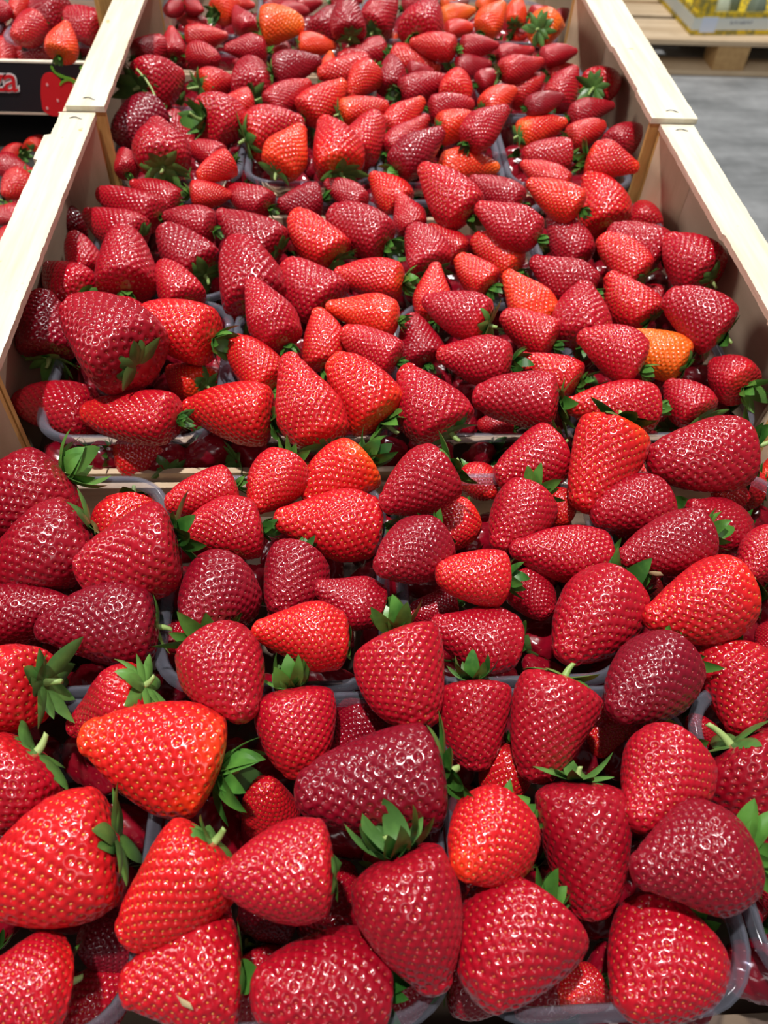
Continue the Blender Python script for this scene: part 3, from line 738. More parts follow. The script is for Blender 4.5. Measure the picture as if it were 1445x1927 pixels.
# ------------------------------------------------------------------ the strawberries, one row each:
# crate, tip xyz, crown xyz, width (1/10 mm), shade 0..30, calyx 0..2 | label
ROWS = """
0,-2288,2595,-484,-1855,2897,-340,454,25,2|plump dark crimson leafy strawberry, tip pointing lower left, nearest crate back row leftmost punnet
0,-2173,2288,-434,-1658,2530,-341,444,25,1|plump dark crimson strawberry, tip pointing lower left, nearest crate back row leftmost punnet
0,-1665,2212,-275,-1194,2375,-233,456,20,1|plump crimson strawberry, tip pointing left, nearest crate back row leftmost punnet
0,-1520,2493,-569,-1553,2882,-591,349,12,2|plump bright red leafy strawberry, tip pointing downward, nearest crate back row leftmost punnet
0,-1664,2071,-364,-2135,2097,-486,329,27,0|dark crimson strawberry, tip pointing right, nearest crate back row leftmost punnet
0,-1808,1925,-367,-1264,1983,-414,397,29,1|purplish dark strawberry, tip pointing left, nearest crate back row leftmost punnet
0,-2147,1723,-502,-1683,1648,-298,382,12,2|bright red leafy strawberry, tip pointing left, nearest crate front row leftmost punnet
0,-1627,1532,-500,-1255,1626,-300,307,18,2|deep red leafy strawberry, tip pointing lower left, nearest crate front row leftmost punnet
0,-1468,1351,-195,-918,1261,-365,456,11,2|plump bright red leafy strawberry, tip pointing left, nearest crate front row leftmost punnet
0,-1929,1061,-450,-1670,1359,-350,420,20,2|plump crimson leafy strawberry, tip pointing lower left, nearest crate front row leftmost punnet
0,-1797,794,-351,-1269,980,-292,464,11,1|plump bright red strawberry, tip pointing lower left, nearest crate front row leftmost punnet
0,-1224,647,-358,-892,929,-216,355,10,2|plump bright red leafy strawberry, tip pointing lower left, nearest crate front row second punnet
0,-859,782,-142,-447,824,-173,347,17,1|plump deep red strawberry, tip pointing left, nearest crate front row second punnet
0,-1709,519,-295,-1442,538,-505,366,16,2|plump deep red leafy strawberry, tip pointing left, nearest crate front row leftmost punnet
0,-1210,473,-400,-790,535,-482,415,15,2|plump deep red leafy strawberry, tip pointing left, nearest crate front row second punnet
0,-717,466,-281,-310,482,-514,422,25,1|plump dark crimson strawberry, tip pointing left, nearest crate front row second punnet
0,-82,431,-391,-219,851,-184,407,23,2|plump crimson leafy strawberry, tip pointing downward, nearest crate front row second punnet
0,-598,1114,-264,0,1194,-296,444,30,2|purplish dark leafy strawberry, tip pointing left, nearest crate front row second punnet
0,-43,1406,-339,-161,1818,-211,417,17,1|plump deep red strawberry, tip pointing downward, nearest crate front row second punnet
0,-574,1268,-508,-626,1613,-335,356,17,2|plump deep red leafy strawberry, tip pointing downward, nearest crate front row second punnet
0,-806,1430,-245,-1002,1818,-285,398,20,2|plump crimson leafy strawberry, tip pointing lower right, nearest crate front row second punnet
0,-806,1828,-215,-374,1813,-304,305,11,1|bright red strawberry, tip left, nearest crate back row second punnet, nearer one
0,26,1951,-334,447,1879,-466,335,22,1|crimson strawberry, tip pointing left, nearest crate back row third punnet
0,180,1272,-491,189,1617,-311,329,20,1|plump crimson strawberry, tip pointing downward, nearest crate front row third punnet
0,423,1204,-479,584,1600,-265,372,23,2|plump crimson leafy strawberry, tip pointing downward, nearest crate front row third punnet
0,756,1397,-246,1126,1696,-314,402,30,1|plump purplish dark strawberry, tip pointing lower left, nearest crate front row third punnet
0,1383,1393,-460,1482,1806,-440,417,16,0|plump deep red strawberry, tip pointing downward, nearest crate front row rightmost punnet
0,711,944,-212,1013,1257,-254,397,18,1|plump deep red strawberry, tip lower left, nearest crate front row third punnet, farther one
0,562,687,-557,560,1150,-313,384,24,1|crimson strawberry, tip pointing downward, nearest crate front row third punnet
0,652,739,-197,1125,822,-252,393,28,2|plump dark crimson leafy strawberry, tip pointing left, nearest crate front row third punnet
0,1487,910,-479,1268,1295,-341,464,24,1|plump crimson strawberry, tip pointing lower right, nearest crate front row rightmost punnet
0,1442,668,-700,1403,897,-579,243,20,1|crimson strawberry, tip pointing downward, nearest crate front row rightmost punnet
0,4,776,-153,249,1001,-318,359,13,1|plump bright red strawberry, tip pointing lower left, nearest crate front row third punnet
0,67,389,-386,368,707,-422,453,20,0|plump crimson strawberry, tip pointing lower left, nearest crate front row third punnet
0,586,356,-416,934,621,-521,434,18,1|plump deep red strawberry, tip lower left, nearest crate front row third punnet, nearer one
0,431,420,-751,627,489,-769,184,14,0|small bright red strawberry, tip pointing lower left, nearest crate front row third punnet
0,953,2600,-388,1394,2668,-400,368,23,1|plump crimson strawberry, tip pointing left, nearest crate back row rightmost punnet
0,980,2232,-268,1461,2360,-238,332,26,1|dark crimson strawberry, tip pointing left, nearest crate back row rightmost punnet
0,1466,2606,-277,1806,2617,-549,330,24,1|crimson strawberry, tip pointing upper left, nearest crate back row rightmost punnet
0,1789,2872,-535,2098,2996,-625,254,16,2|deep red leafy strawberry, tip pointing left, nearest crate back row rightmost punnet
0,1658,2173,-382,1975,2399,-418,299,18,2|deep red leafy strawberry, tip pointing lower left, nearest crate back row rightmost punnet
0,1008,1901,-245,1537,2035,-214,395,13,2|bright red leafy strawberry, tip pointing left, nearest crate back row rightmost punnet
0,633,1751,-393,996,2131,-389,446,20,2|plump crimson leafy strawberry, tip lower left, nearest crate back row third punnet, right one
0,474,2398,-376,1026,2387,-472,318,18,1|long deep red strawberry, tip pointing left, nearest crate back row third punnet
0,413,2432,-440,668,2760,-377,354,19,1|plump deep red strawberry, tip lower left, nearest crate back row third punnet, nearer one
0,477,2938,-434,869,3111,-366,344,18,1|plump deep red strawberry, tip lower left, nearest crate back row third punnet, farther one
0,894,2662,-393,1156,3083,-161,403,12,2|bright red leafy strawberry, tip pointing lower left, nearest crate back row rightmost punnet
0,1295,2917,-271,1892,2999,-289,428,22,2|crimson leafy strawberry, tip pointing left, nearest crate back row rightmost punnet
0,851,2703,-605,866,2923,-555,197,12,0|small bright red strawberry, tip pointing downward, nearest crate back row third punnet
0,1315,3021,-509,1529,3101,-651,206,15,0|small deep red strawberry, tip left, nearest crate back row rightmost punnet, farther one
0,665,2103,-591,543,2344,-569,256,23,1|crimson strawberry, tip pointing lower right, nearest crate back row third punnet
0,52,2165,-248,405,2160,-312,288,12,1|bright red strawberry, tip pointing left, nearest crate back row third punnet
0,-229,2175,-231,91,2416,-329,358,27,1|plump dark crimson strawberry, tip pointing lower left, nearest crate back row third punnet
0,-747,2601,-379,-180,2600,-481,402,13,0|bright red strawberry, tip left, nearest crate back row second punnet, farther one
0,-187,2616,-307,190,2816,-224,369,23,2|plump crimson leafy strawberry, tip lower left, nearest crate back row third punnet, left one
0,90,2591,-549,330,2796,-611,272,13,2|bright red leafy strawberry, tip pointing lower left, nearest crate back row third punnet
0,490,2892,-542,385,3118,-618,235,13,1|bright red strawberry, tip pointing lower right, nearest crate back row third punnet
0,-588,2793,-483,-240,3027,-376,357,10,2|plump bright red leafy strawberry, tip pointing lower left, nearest crate back row second punnet
0,-855,2686,-410,-666,3004,-384,331,13,1|plump bright red strawberry, tip pointing lower left, nearest crate back row second punnet
0,-1320,2704,-381,-949,2819,-358,269,15,0|deep red strawberry, tip left, nearest crate back row second punnet, farther one
0,-1230,2483,-400,-805,2563,-412,333,16,0|deep red strawberry, tip left, nearest crate back row second punnet, nearer one
0,-714,2043,-418,-603,2395,-401,342,26,0|plump dark crimson strawberry, tip pointing downward, nearest crate back row second punnet
0,-520,2175,-336,-198,2094,-464,277,24,1|crimson strawberry, tip pointing left, nearest crate back row second punnet
0,-1097,1912,-314,-937,2275,-438,408,28,2|plump dark crimson leafy strawberry, tip pointing lower left, nearest crate back row second punnet
0,-1141,1929,-545,-1257,2096,-661,199,22,2|small crimson leafy strawberry, tip pointing lower right, nearest crate back row second punnet
0,-430,1402,-580,-288,1623,-580,259,27,1|dark crimson strawberry, tip pointing lower left, nearest crate front row second punnet
0,-731,1240,-432,-701,1154,-728,236,14,0|bright red strawberry, tip pointing upward, nearest crate front row second punnet
0,256,1177,-677,357,1412,-551,259,13,0|bright red strawberry, tip downward, nearest crate front row third punnet, left one
0,821,1416,-725,945,1637,-795,252,12,0|bright red strawberry, tip downward, nearest crate front row third punnet, right one
0,1205,1494,-493,1331,1446,-667,162,22,1|small crimson strawberry, tip pointing upper left, nearest crate front row rightmost punnet
0,1180,2345,-731,1381,2394,-789,167,16,1|small deep red strawberry, tip left, nearest crate back row rightmost punnet, nearer one
0,-69,2132,-581,197,2191,-579,183,24,0|small crimson strawberry, tip pointing left, nearest crate back row third punnet
0,1727,1840,-607,1855,1994,-553,175,20,1|small crimson strawberry, tip pointing lower left, nearest crate back row rightmost punnet
0,2125,3047,-574,2327,3166,-586,174,8,1|small orange-red strawberry, tip pointing lower left, nearest crate back row rightmost punnet
0,42,798,-721,248,782,-799,183,12,1|small bright red strawberry, tip pointing left, nearest crate front row third punnet
0,-1431,704,-640,-1312,703,-880,256,30,0|purplish dark strawberry, tip pointing left, nearest crate front row leftmost punnet
0,-846,811,-734,-601,792,-786,216,30,0|small purplish dark strawberry, tip pointing left, nearest crate front row second punnet
1,-2469,3836,-696,-1908,3664,-662,359,21,0|long crimson strawberry, tip pointing left, middle crate front row leftmost punnet
1,-1960,3590,-553,-1352,3445,-478,342,15,0|long deep red strawberry, tip left, middle crate front row leftmost punnet, nearer one
1,-1441,3566,-829,-1808,3481,-831,294,15,2|deep red leafy strawberry, tip pointing right, middle crate front row leftmost punnet
1,-2060,4122,-188,-1561,3631,-229,515,24,1|crimson strawberry, tip pointing upper left, middle crate front row leftmost punnet
1,-2325,4533,-371,-2264,4107,-569,372,28,2|plump dark crimson leafy strawberry, tip pointing upward, middle crate front row leftmost punnet
1,-2171,4521,-465,-1635,4271,-494,328,18,0|long deep red strawberry, tip left, middle crate front row leftmost punnet, farther one
1,-1705,4233,-340,-1164,4011,-343,390,11,1|bright red strawberry, tip pointing left, middle crate front row leftmost punnet
1,-1525,4150,-669,-1247,3911,-631,274,12,2|bright red leafy strawberry, tip pointing upper left, middle crate front row leftmost punnet
1,-2463,5015,-470,-2123,4624,-473,363,20,1|crimson strawberry, tip pointing upper left, middle crate back row leftmost punnet
1,-2301,5290,-408,-2162,4991,-562,272,20,0|crimson strawberry, tip upward, middle crate back row leftmost punnet, left one
1,-1892,5117,-224,-1819,4609,-415,415,20,0|crimson strawberry, tip upward, middle crate back row leftmost punnet, right one
1,-1608,4948,-423,-1406,4587,-517,315,16,0|deep red strawberry, tip pointing upper left, middle crate front row leftmost punnet
1,-1672,5390,-387,-1344,5010,-553,403,25,2|dark crimson leafy strawberry, tip pointing upper left, middle crate back row leftmost punnet
1,-2297,5674,-439,-1834,5411,-501,328,20,1|long crimson strawberry, tip pointing upper left, middle crate back row leftmost punnet
1,-2558,6015,-617,-2455,5649,-683,275,26,0|dark crimson strawberry, tip pointing upward, middle crate back row leftmost punnet
1,-2249,5951,-440,-1742,5684,-493,300,20,0|long crimson strawberry, tip pointing left, middle crate back row leftmost punnet
1,-2363,6297,-642,-2585,6232,-658,191,28,0|small dark crimson strawberry, tip pointing right, middle crate back row leftmost punnet
1,-2022,6120,-460,-1624,5887,-517,253,19,0|long deep red strawberry, tip pointing upper left, middle crate back row leftmost punnet
1,-1205,5958,-453,-1531,5916,-435,228,12,1|bright red strawberry, tip pointing right, middle crate back row leftmost punnet
1,-1718,5649,-468,-1308,5479,-475,287,23,0|crimson strawberry, tip pointing left, middle crate back row leftmost punnet
1,-1290,5646,-410,-819,5287,-526,373,24,1|long crimson strawberry, tip upper left, middle crate back row second punnet, left one
1,-1256,6078,-432,-913,5842,-501,276,21,0|crimson strawberry, tip pointing upper left, middle crate back row second punnet
1,-852,5886,-465,-493,5953,-469,300,26,0|dark crimson strawberry, tip pointing left, middle crate back row second punnet
1,-476,6122,-431,-160,5879,-510,242,20,0|long crimson strawberry, tip upper left, middle crate back row second punnet, right one
1,-710,5599,-390,-381,5223,-550,359,10,1|bright red strawberry, tip pointing upper left, middle crate back row second punnet
1,-451,5663,-428,0,5354,-512,373,22,2|crimson leafy strawberry, tip pointing upper left, middle crate back row second punnet
1,-1137,5176,-399,-927,4591,-541,474,22,1|crimson strawberry, tip pointing upward, middle crate back row second punnet
1,-746,4981,-413,-413,4607,-527,402,19,0|plump deep red strawberry, tip pointing upper left, middle crate back row second punnet
1,-410,4972,-486,86,4806,-454,300,13,2|long bright red leafy strawberry, tip pointing left, middle crate back row second punnet
1,-961,4518,-245,-724,4096,-446,341,17,0|deep red strawberry, tip upper left, middle crate front row second punnet, left one
1,-537,4380,-378,-469,4010,-571,306,12,0|bright red strawberry, tip upward, middle crate front row second punnet, farther one
1,-472,4403,-358,7,4221,-342,283,7,0|long orange-red strawberry, tip pointing left, middle crate front row second punnet
1,-367,4095,-318,-18,3850,-382,279,16,0|deep red strawberry, tip upper left, middle crate front row second punnet, right one
1,-1086,4105,-412,-802,3779,-546,314,12,0|bright red strawberry, tip pointing upper left, middle crate front row second punnet
1,-1358,3603,-537,-790,3456,-469,393,10,2|bright red leafy strawberry, tip pointing left, middle crate front row second punnet
1,-690,3723,-197,-469,3205,-448,395,13,1|bright red strawberry, tip upward, middle crate front row second punnet, nearer one
1,-442,3761,-290,-124,3385,-442,384,12,2|bright red leafy strawberry, tip pointing upper left, middle crate front row second punnet
1,14,3698,-257,266,3287,-441,416,19,2|plump deep red leafy strawberry, tip pointing upper left, middle crate front row third punnet
1,103,4381,-404,197,4061,-566,295,24,0|crimson strawberry, tip pointing upward, middle crate front row third punnet
1,252,4054,-474,725,3898,-436,346,19,1|deep red strawberry, tip pointing left, middle crate front row third punnet
1,417,3546,-383,912,3414,-317,359,23,2|crimson leafy strawberry, tip left, middle crate front row third punnet, nearer one
1,186,4446,-331,605,4211,-369,328,20,2|crimson leafy strawberry, tip left, middle crate front row third punnet, farther one
1,324,4914,-363,281,4525,-577,271,9,0|long orange-red strawberry, tip pointing upward, middle crate front row third punnet
1,167,5433,-404,320,5057,-536,330,19,1|plump deep red strawberry, tip pointing upper left, middle crate back row third punnet
1,117,5896,-386,234,5609,-532,256,17,0|deep red strawberry, tip upper left, middle crate back row third punnet, left one
1,-111,6239,-413,158,5940,-538,312,9,0|orange-red strawberry, tip upper left, middle crate back row third punnet, left one
1,266,5964,-192,633,5533,-376,404,15,0|deep red strawberry, tip upper left, middle crate back row third punnet, right one
1,320,5601,-489,580,5345,-587,251,14,0|bright red strawberry, tip pointing upper left, middle crate back row third punnet
1,655,5433,-484,981,5141,-587,300,9,0|orange-red strawberry, tip upper left, middle crate back row third punnet, right one
1,495,5092,-418,721,4837,-522,275,9,2|orange-red leafy strawberry, tip pointing upper left, middle crate back row third punnet
1,823,4880,-403,1107,4494,-571,314,6,0|long orange-red strawberry, tip pointing upper left, middle crate front row third punnet
1,733,4434,-435,1070,4186,-503,300,14,0|bright red strawberry, tip upper left, middle crate front row third punnet, farther one
1,805,4013,-443,1152,3781,-497,308,12,1|bright red strawberry, tip upper left, middle crate front row third punnet, nearer one
1,1047,5082,-428,1469,4779,-512,340,23,0|crimson strawberry, tip upper left, middle crate back row rightmost punnet, nearer one
1,1295,5715,-456,1523,5319,-645,337,22,0|crimson strawberry, tip upper left, middle crate back row rightmost punnet, farther one
1,662,5494,-243,1103,5183,-329,328,19,0|long deep red strawberry, tip pointing upper left, middle crate back row third punnet
1,721,6238,-429,1129,5951,-511,286,22,0|long crimson strawberry, tip pointing upper left, middle crate back row third punnet
1,1098,5826,-231,1489,5547,-312,297,7,0|long orange-red strawberry, tip pointing upper left, middle crate back row rightmost punnet
1,1191,6493,-430,1565,6219,-514,263,12,0|long bright red strawberry, tip pointing upper left, middle crate back row rightmost punnet
1,1674,6213,-357,1813,5725,-582,437,12,0|plump bright red strawberry, tip pointing upward, middle crate back row rightmost punnet
1,2263,6199,-662,2175,5813,-638,293,16,0|deep red strawberry, tip pointing upward, middle crate back row rightmost punnet
1,1724,5499,-437,2118,5238,-503,385,21,0|plump crimson strawberry, tip upper left, middle crate back row rightmost punnet, left one
1,1594,5298,-382,1888,4960,-522,313,12,1|bright red strawberry, tip pointing upper left, middle crate back row rightmost punnet
1,2068,5194,-309,2300,4758,-391,424,20,1|plump crimson strawberry, tip upper left, middle crate back row rightmost punnet, right one
1,1580,4866,-386,1828,4496,-554,353,13,1|bright red strawberry, tip pointing upper left, middle crate front row rightmost punnet
1,1384,4697,-381,1288,4205,-544,403,18,0|deep red strawberry, tip pointing upward, middle crate front row rightmost punnet
1,1800,4388,-272,2168,4095,-364,369,23,2|plump crimson leafy strawberry, tip upper left, middle crate front row rightmost punnet, farther one
1,1552,4272,-468,1942,4001,-537,329,0,1|orange strawberry, tip pointing upper left, middle crate front row rightmost punnet
1,1143,4029,-324,1528,3785,-376,341,16,0|deep red strawberry, tip pointing upper left, middle crate front row rightmost punnet
1,989,3509,-427,1602,3543,-491,352,15,0|long deep red strawberry, tip pointing left, middle crate front row rightmost punnet
1,1719,3766,-474,1864,3450,-487,312,19,1|plump deep red strawberry, tip pointing upper left, middle crate front row rightmost punnet
1,2098,3994,-495,2201,3670,-445,322,20,2|plump crimson leafy strawberry, tip upper left, middle crate front row rightmost punnet, nearer one
1,529,3733,-819,766,3754,-841,194,20,1|small crimson strawberry, tip pointing left, middle crate front row third punnet
1,1867,5051,-660,2085,4933,-677,199,20,0|small crimson strawberry, tip pointing left, middle crate back row rightmost punnet
2,-1875,6792,-261,-1752,6153,-344,456,19,1|deep red strawberry, tip pointing upward, far crate front row leftmost punnet
2,-2239,6824,-408,-1982,7264,-432,434,34,0|plump purplish dark strawberry, tip pointing lower left, far crate front row leftmost punnet
2,-2144,6503,-390,-2061,6246,-450,194,20,0|small crimson strawberry, tip pointing upward, far crate front row leftmost punnet
2,-1717,7267,-737,-2001,7592,-629,330,20,1|crimson strawberry, tip pointing lower right, far crate front row leftmost punnet
2,-1609,6615,-402,-1323,6453,-438,248,18,0|deep red strawberry, tip pointing upper left, far crate front row leftmost punnet
2,-1462,5988,-336,-1187,6139,-264,234,10,0|bright red strawberry, tip pointing lower left, far crate front row leftmost punnet
2,-1207,7272,-497,-1519,6970,-343,430,16,2|plump deep red leafy strawberry, tip pointing right, far crate front row leftmost punnet
2,-1450,7419,-428,-1115,7506,-409,259,11,1|bright red strawberry, tip pointing left, far crate front row leftmost punnet
2,-642,7048,-385,-1151,6858,-455,425,15,2|plump deep red leafy strawberry, tip pointing right, far crate front row second punnet
2,-657,6567,-196,-864,6206,-404,359,5,2|plump orange-red leafy strawberry, tip pointing upper right, far crate front row second punnet
2,-511,6737,-205,-345,6212,-402,433,13,2|bright red leafy strawberry, tip pointing upward, far crate front row second punnet
2,-6,7073,-287,-231,6687,-510,373,14,1|bright red strawberry, tip upper right, far crate front row second punnet, right one
2,116,7460,-409,-342,7336,-440,264,9,2|long orange-red leafy strawberry, tip pointing right, far crate front row second punnet
2,-287,7778,-321,-670,7440,-509,353,10,0|bright red strawberry, tip upper right, far crate front row second punnet, left one
2,-597,7796,-356,-1004,7536,-491,287,18,0|long deep red strawberry, tip pointing upper right, far crate front row second punnet
2,-1162,8264,-398,-1147,7692,-465,396,22,1|crimson strawberry, tip pointing upward, far crate back row leftmost punnet
2,-1335,7991,-429,-1637,7769,-411,324,14,2|plump bright red leafy strawberry, tip pointing right, far crate back row leftmost punnet
2,-1806,7926,-360,-2129,7509,-319,459,20,2|plump crimson leafy strawberry, tip pointing right, far crate front row leftmost punnet
2,-2073,8743,-354,-2317,8491,-455,295,22,0|crimson strawberry, tip pointing upper right, far crate back row leftmost punnet
2,-2028,8988,-338,-1991,8676,-517,253,18,0|deep red strawberry, tip pointing upward, far crate back row leftmost punnet
2,-1462,9027,-422,-1896,8937,-433,256,13,0|long bright red strawberry, tip pointing right, far crate back row leftmost punnet
3,-2111,9931,-588,-1781,9767,-621,194,15,0|long deep red strawberry, tip pointing left, farthest crate front row leftmost punnet
2,-1521,8358,-382,-1774,8607,-458,270,17,1|deep red strawberry, tip pointing right, far crate back row leftmost punnet
2,-1928,8741,-612,-1610,8818,-596,188,19,0|long deep red strawberry, tip pointing left, far crate back row leftmost punnet
2,-1472,8637,-408,-1045,8684,-432,287,20,0|crimson strawberry, tip pointing left, far crate back row leftmost punnet
2,-1426,8840,-618,-1071,8918,-607,207,23,0|long crimson strawberry, tip pointing left, far crate back row leftmost punnet
3,-1402,9588,-348,-1225,9282,-492,285,20,0|crimson strawberry, tip pointing upper left, farthest crate front row leftmost punnet
2,-670,8962,-302,-1124,8889,-298,351,2,1|orange strawberry, tip pointing right, far crate back row second punnet
3,-1413,9827,-419,-1620,9538,-411,290,7,2|orange-red leafy strawberry, tip pointing right, farthest crate front row leftmost punnet
3,-632,9706,-418,-976,9642,-422,207,20,0|long crimson strawberry, tip pointing right, farthest crate front row second punnet
3,-769,10530,-606,-1184,10444,-619,241,18,1|long deep red strawberry, tip right, farthest crate front row second punnet, left one
2,-932,9311,-594,-922,9000,-606,215,12,0|small bright red strawberry, tip pointing upward, far crate back row second punnet
2,-494,8038,-255,-954,7874,-318,302,27,1|long dark crimson strawberry, tip pointing right, far crate back row second punnet
2,-349,8865,-434,-750,8823,-411,231,5,1|long orange-red strawberry, tip pointing right, far crate back row second punnet
2,-403,8553,-367,-428,8343,-489,178,5,0|small orange-red strawberry, tip pointing upward, far crate back row second punnet
3,-374,9653,-353,-526,9197,-487,350,25,0|dark crimson strawberry, tip pointing upper right, farthest crate front row second punnet
2,-212,9152,-76,-208,8753,-308,339,25,1|dark crimson strawberry, tip pointing upward, far crate back row second punnet
3,295,9793,-290,51,9404,-490,375,20,2|crimson leafy strawberry, tip pointing upper right, farthest crate front row third punnet
2,662,9353,-151,455,8733,-278,454,17,0|deep red strawberry, tip pointing upper right, far crate back row third punnet
3,147,9567,-647,333,9490,-614,171,4,2|small orange-red leafy strawberry, tip pointing left, farthest crate front row third punnet
2,-342,8729,-507,169,8870,-466,294,18,0|long deep red strawberry, tip pointing left, far crate back row second punnet
2,692,8469,-487,194,8698,-462,302,12,0|long bright red strawberry, tip pointing right, far crate back row third punnet
2,380,8601,-289,829,8433,-284,267,12,0|long bright red strawberry, tip pointing left, far crate back row third punnet
2,167,8381,-346,168,8022,-533,303,24,0|crimson strawberry, tip pointing upward, far crate back row third punnet
2,608,8260,-424,336,8224,-416,199,23,0|small crimson strawberry, tip right, far crate back row third punnet, left one
2,748,8049,-392,246,7862,-468,293,21,2|long crimson leafy strawberry, tip pointing right, far crate back row third punnet
2,-238,7775,-495,-1,8055,-333,306,9,0|orange-red strawberry, tip pointing lower left, far crate back row second punnet
2,-546,8189,-434,-6,8294,-427,309,13,0|long bright red strawberry, tip pointing left, far crate back row second punnet
2,30,8976,-664,112,8742,-683,175,8,0|small orange-red strawberry, tip pointing upper left, far crate back row third punnet
2,435,7468,-335,92,7164,-505,298,11,0|long bright red strawberry, tip pointing upper right, far crate front row third punnet
2,454,7164,-347,73,6819,-539,290,16,0|long deep red strawberry, tip upper right, far crate front row third punnet, left one
2,515,6581,-210,104,6247,-392,335,26,1|long dark crimson strawberry, tip pointing upper right, far crate front row third punnet
2,925,7564,-419,483,7464,-437,248,19,0|long deep red strawberry, tip pointing right, far crate front row third punnet
2,892,7205,-395,537,7076,-445,294,7,1|orange-red strawberry, tip pointing right, far crate front row third punnet
2,1093,6845,-133,720,6542,-300,303,18,0|long deep red strawberry, tip upper right, far crate front row third punnet, right one
2,1041,6578,-539,497,6522,-504,302,6,0|long orange-red strawberry, tip pointing right, far crate front row third punnet
2,1342,7735,-363,1009,7521,-477,280,7,1|orange-red strawberry, tip pointing upper right, far crate front row rightmost punnet
2,846,8129,-393,736,7679,-435,320,9,0|orange-red strawberry, tip pointing upward, far crate back row third punnet
2,1214,8479,-422,823,8372,-454,251,23,1|long crimson strawberry, tip pointing right, far crate back row third punnet
2,1286,8631,-304,883,8564,-305,223,19,0|long deep red strawberry, tip pointing right, far crate back row third punnet
2,1247,8126,-401,1009,8009,-439,209,22,0|small crimson strawberry, tip right, far crate back row third punnet, right one
2,1708,8837,-404,1283,8705,-453,239,19,0|long deep red strawberry, tip right, far crate back row rightmost punnet, farther one
2,1633,8109,-226,1197,7955,-290,257,16,1|long deep red strawberry, tip right, far crate back row rightmost punnet, nearer one
2,2043,8431,-268,1662,8328,-301,211,20,0|long crimson strawberry, tip pointing right, far crate back row rightmost punnet
2,1677,8170,-396,1328,7927,-529,292,14,0|bright red strawberry, tip pointing upper right, far crate back row rightmost punnet
2,2056,8437,-418,1760,8324,-467,192,11,1|long bright red strawberry, tip pointing right, far crate back row rightmost punnet
2,1984,8147,-319,1733,7806,-521,325,18,0|deep red strawberry, tip pointing upper right, far crate back row rightmost punnet
2,1697,7363,-236,1338,7221,-298,206,26,0|long dark crimson strawberry, tip pointing right, far crate front row rightmost punnet
2,2383,8283,-455,2116,7878,-385,352,20,2|crimson leafy strawberry, tip pointing upper right, far crate back row rightmost punnet
2,2251,7539,-407,1802,7398,-459,250,22,0|long crimson strawberry, tip pointing right, far crate front row rightmost punnet
2,1748,7257,-425,1271,7092,-489,282,9,2|long orange-red leafy strawberry, tip pointing right, far crate front row rightmost punnet
2,2054,7116,-386,1704,6969,-454,241,12,1|bright red strawberry, tip pointing right, far crate front row rightmost punnet
2,2355,7094,-392,2057,6808,-448,293,22,0|crimson strawberry, tip pointing upper right, far crate front row rightmost punnet
2,1219,6594,-403,1654,6627,-437,318,17,0|deep red strawberry, tip pointing left, far crate front row rightmost punnet
2,2104,6169,-302,1699,6341,-299,315,13,2|bright red leafy strawberry, tip pointing right, far crate front row rightmost punnet
3,1212,9817,-394,809,9685,-446,237,3,0|long orange strawberry, tip pointing right, farthest crate front row third punnet
2,1126,9355,-410,806,9277,-430,204,9,0|long orange-red strawberry, tip pointing right, far crate back row third punnet
2,1456,9485,-207,1204,9173,-393,304,3,0|orange strawberry, tip pointing upper right, far crate back row rightmost punnet
3,1723,10050,-304,1653,9719,-501,241,4,1|long orange-red strawberry, tip pointing upward, farthest crate front row rightmost punnet
3,1542,10210,-382,1266,10065,-458,204,4,0|small orange-red strawberry, tip pointing upper right, farthest crate front row rightmost punnet
3,2113,9891,-399,1827,9801,-434,214,18,0|small deep red strawberry, tip pointing right, farthest crate front row rightmost punnet
2,2074,9241,-341,1735,8938,-259,350,1,2|orange leafy strawberry, tip pointing right, far crate back row rightmost punnet
3,1863,9841,-622,1657,9788,-638,169,10,2|small bright red leafy strawberry, tip pointing right, farthest crate front row rightmost punnet
3,2426,10425,-567,2267,10248,-633,176,22,0|small crimson strawberry, tip pointing upper right, farthest crate front row rightmost punnet
3,1264,10732,-590,906,10639,-618,201,4,0|long orange-red strawberry, tip pointing right, farthest crate front row third punnet
3,823,10179,-391,407,10016,-464,244,20,0|long crimson strawberry, tip pointing right, farthest crate front row third punnet
3,-40,10103,-419,-399,10027,-432,205,19,0|long deep red strawberry, tip right, farthest crate front row second punnet, right one
3,-490,9941,-403,-777,9849,-437,198,19,0|small deep red strawberry, tip pointing right, farthest crate front row second punnet
3,-2183,9603,-418,-2029,9775,-405,192,22,2|small crimson leafy strawberry, tip pointing lower left, farthest crate front row leftmost punnet
3,-1773,9706,-431,-1966,9900,-427,195,20,2|small crimson leafy strawberry, tip pointing lower right, farthest crate front row leftmost punnet
3,-1232,9910,-437,-1469,9900,-412,171,10,2|small bright red leafy strawberry, tip pointing right, farthest crate front row leftmost punnet
4,-3463,8540,-311,-3288,8852,-289,309,16,0|plump deep red strawberry, tip pointing lower left, left stack upper tray
4,-2864,8339,-85,-2914,8013,-275,293,5,0|orange-red strawberry, tip pointing upward, left stack upper tray
4,-3024,8997,-232,-2646,8740,-322,348,18,0|deep red strawberry, tip pointing upper left, left stack upper tray
4,-3480,9349,-319,-3076,9033,-303,357,25,0|dark crimson strawberry, tip pointing left, left stack upper tray
4,-3620,9154,-353,-3543,9430,-256,228,10,0|bright red strawberry, tip pointing lower left, left stack upper tray
4,-3621,9092,-289,-3891,9310,-309,237,20,1|crimson strawberry, tip pointing right, left stack upper tray
4,-3752,9175,-467,-3959,9339,-494,182,28,0|small dark crimson strawberry, tip pointing right, left stack upper tray
4,-2844,9172,-643,-3021,8997,-677,214,10,2|small bright red leafy strawberry, tip pointing upper right, left stack upper tray
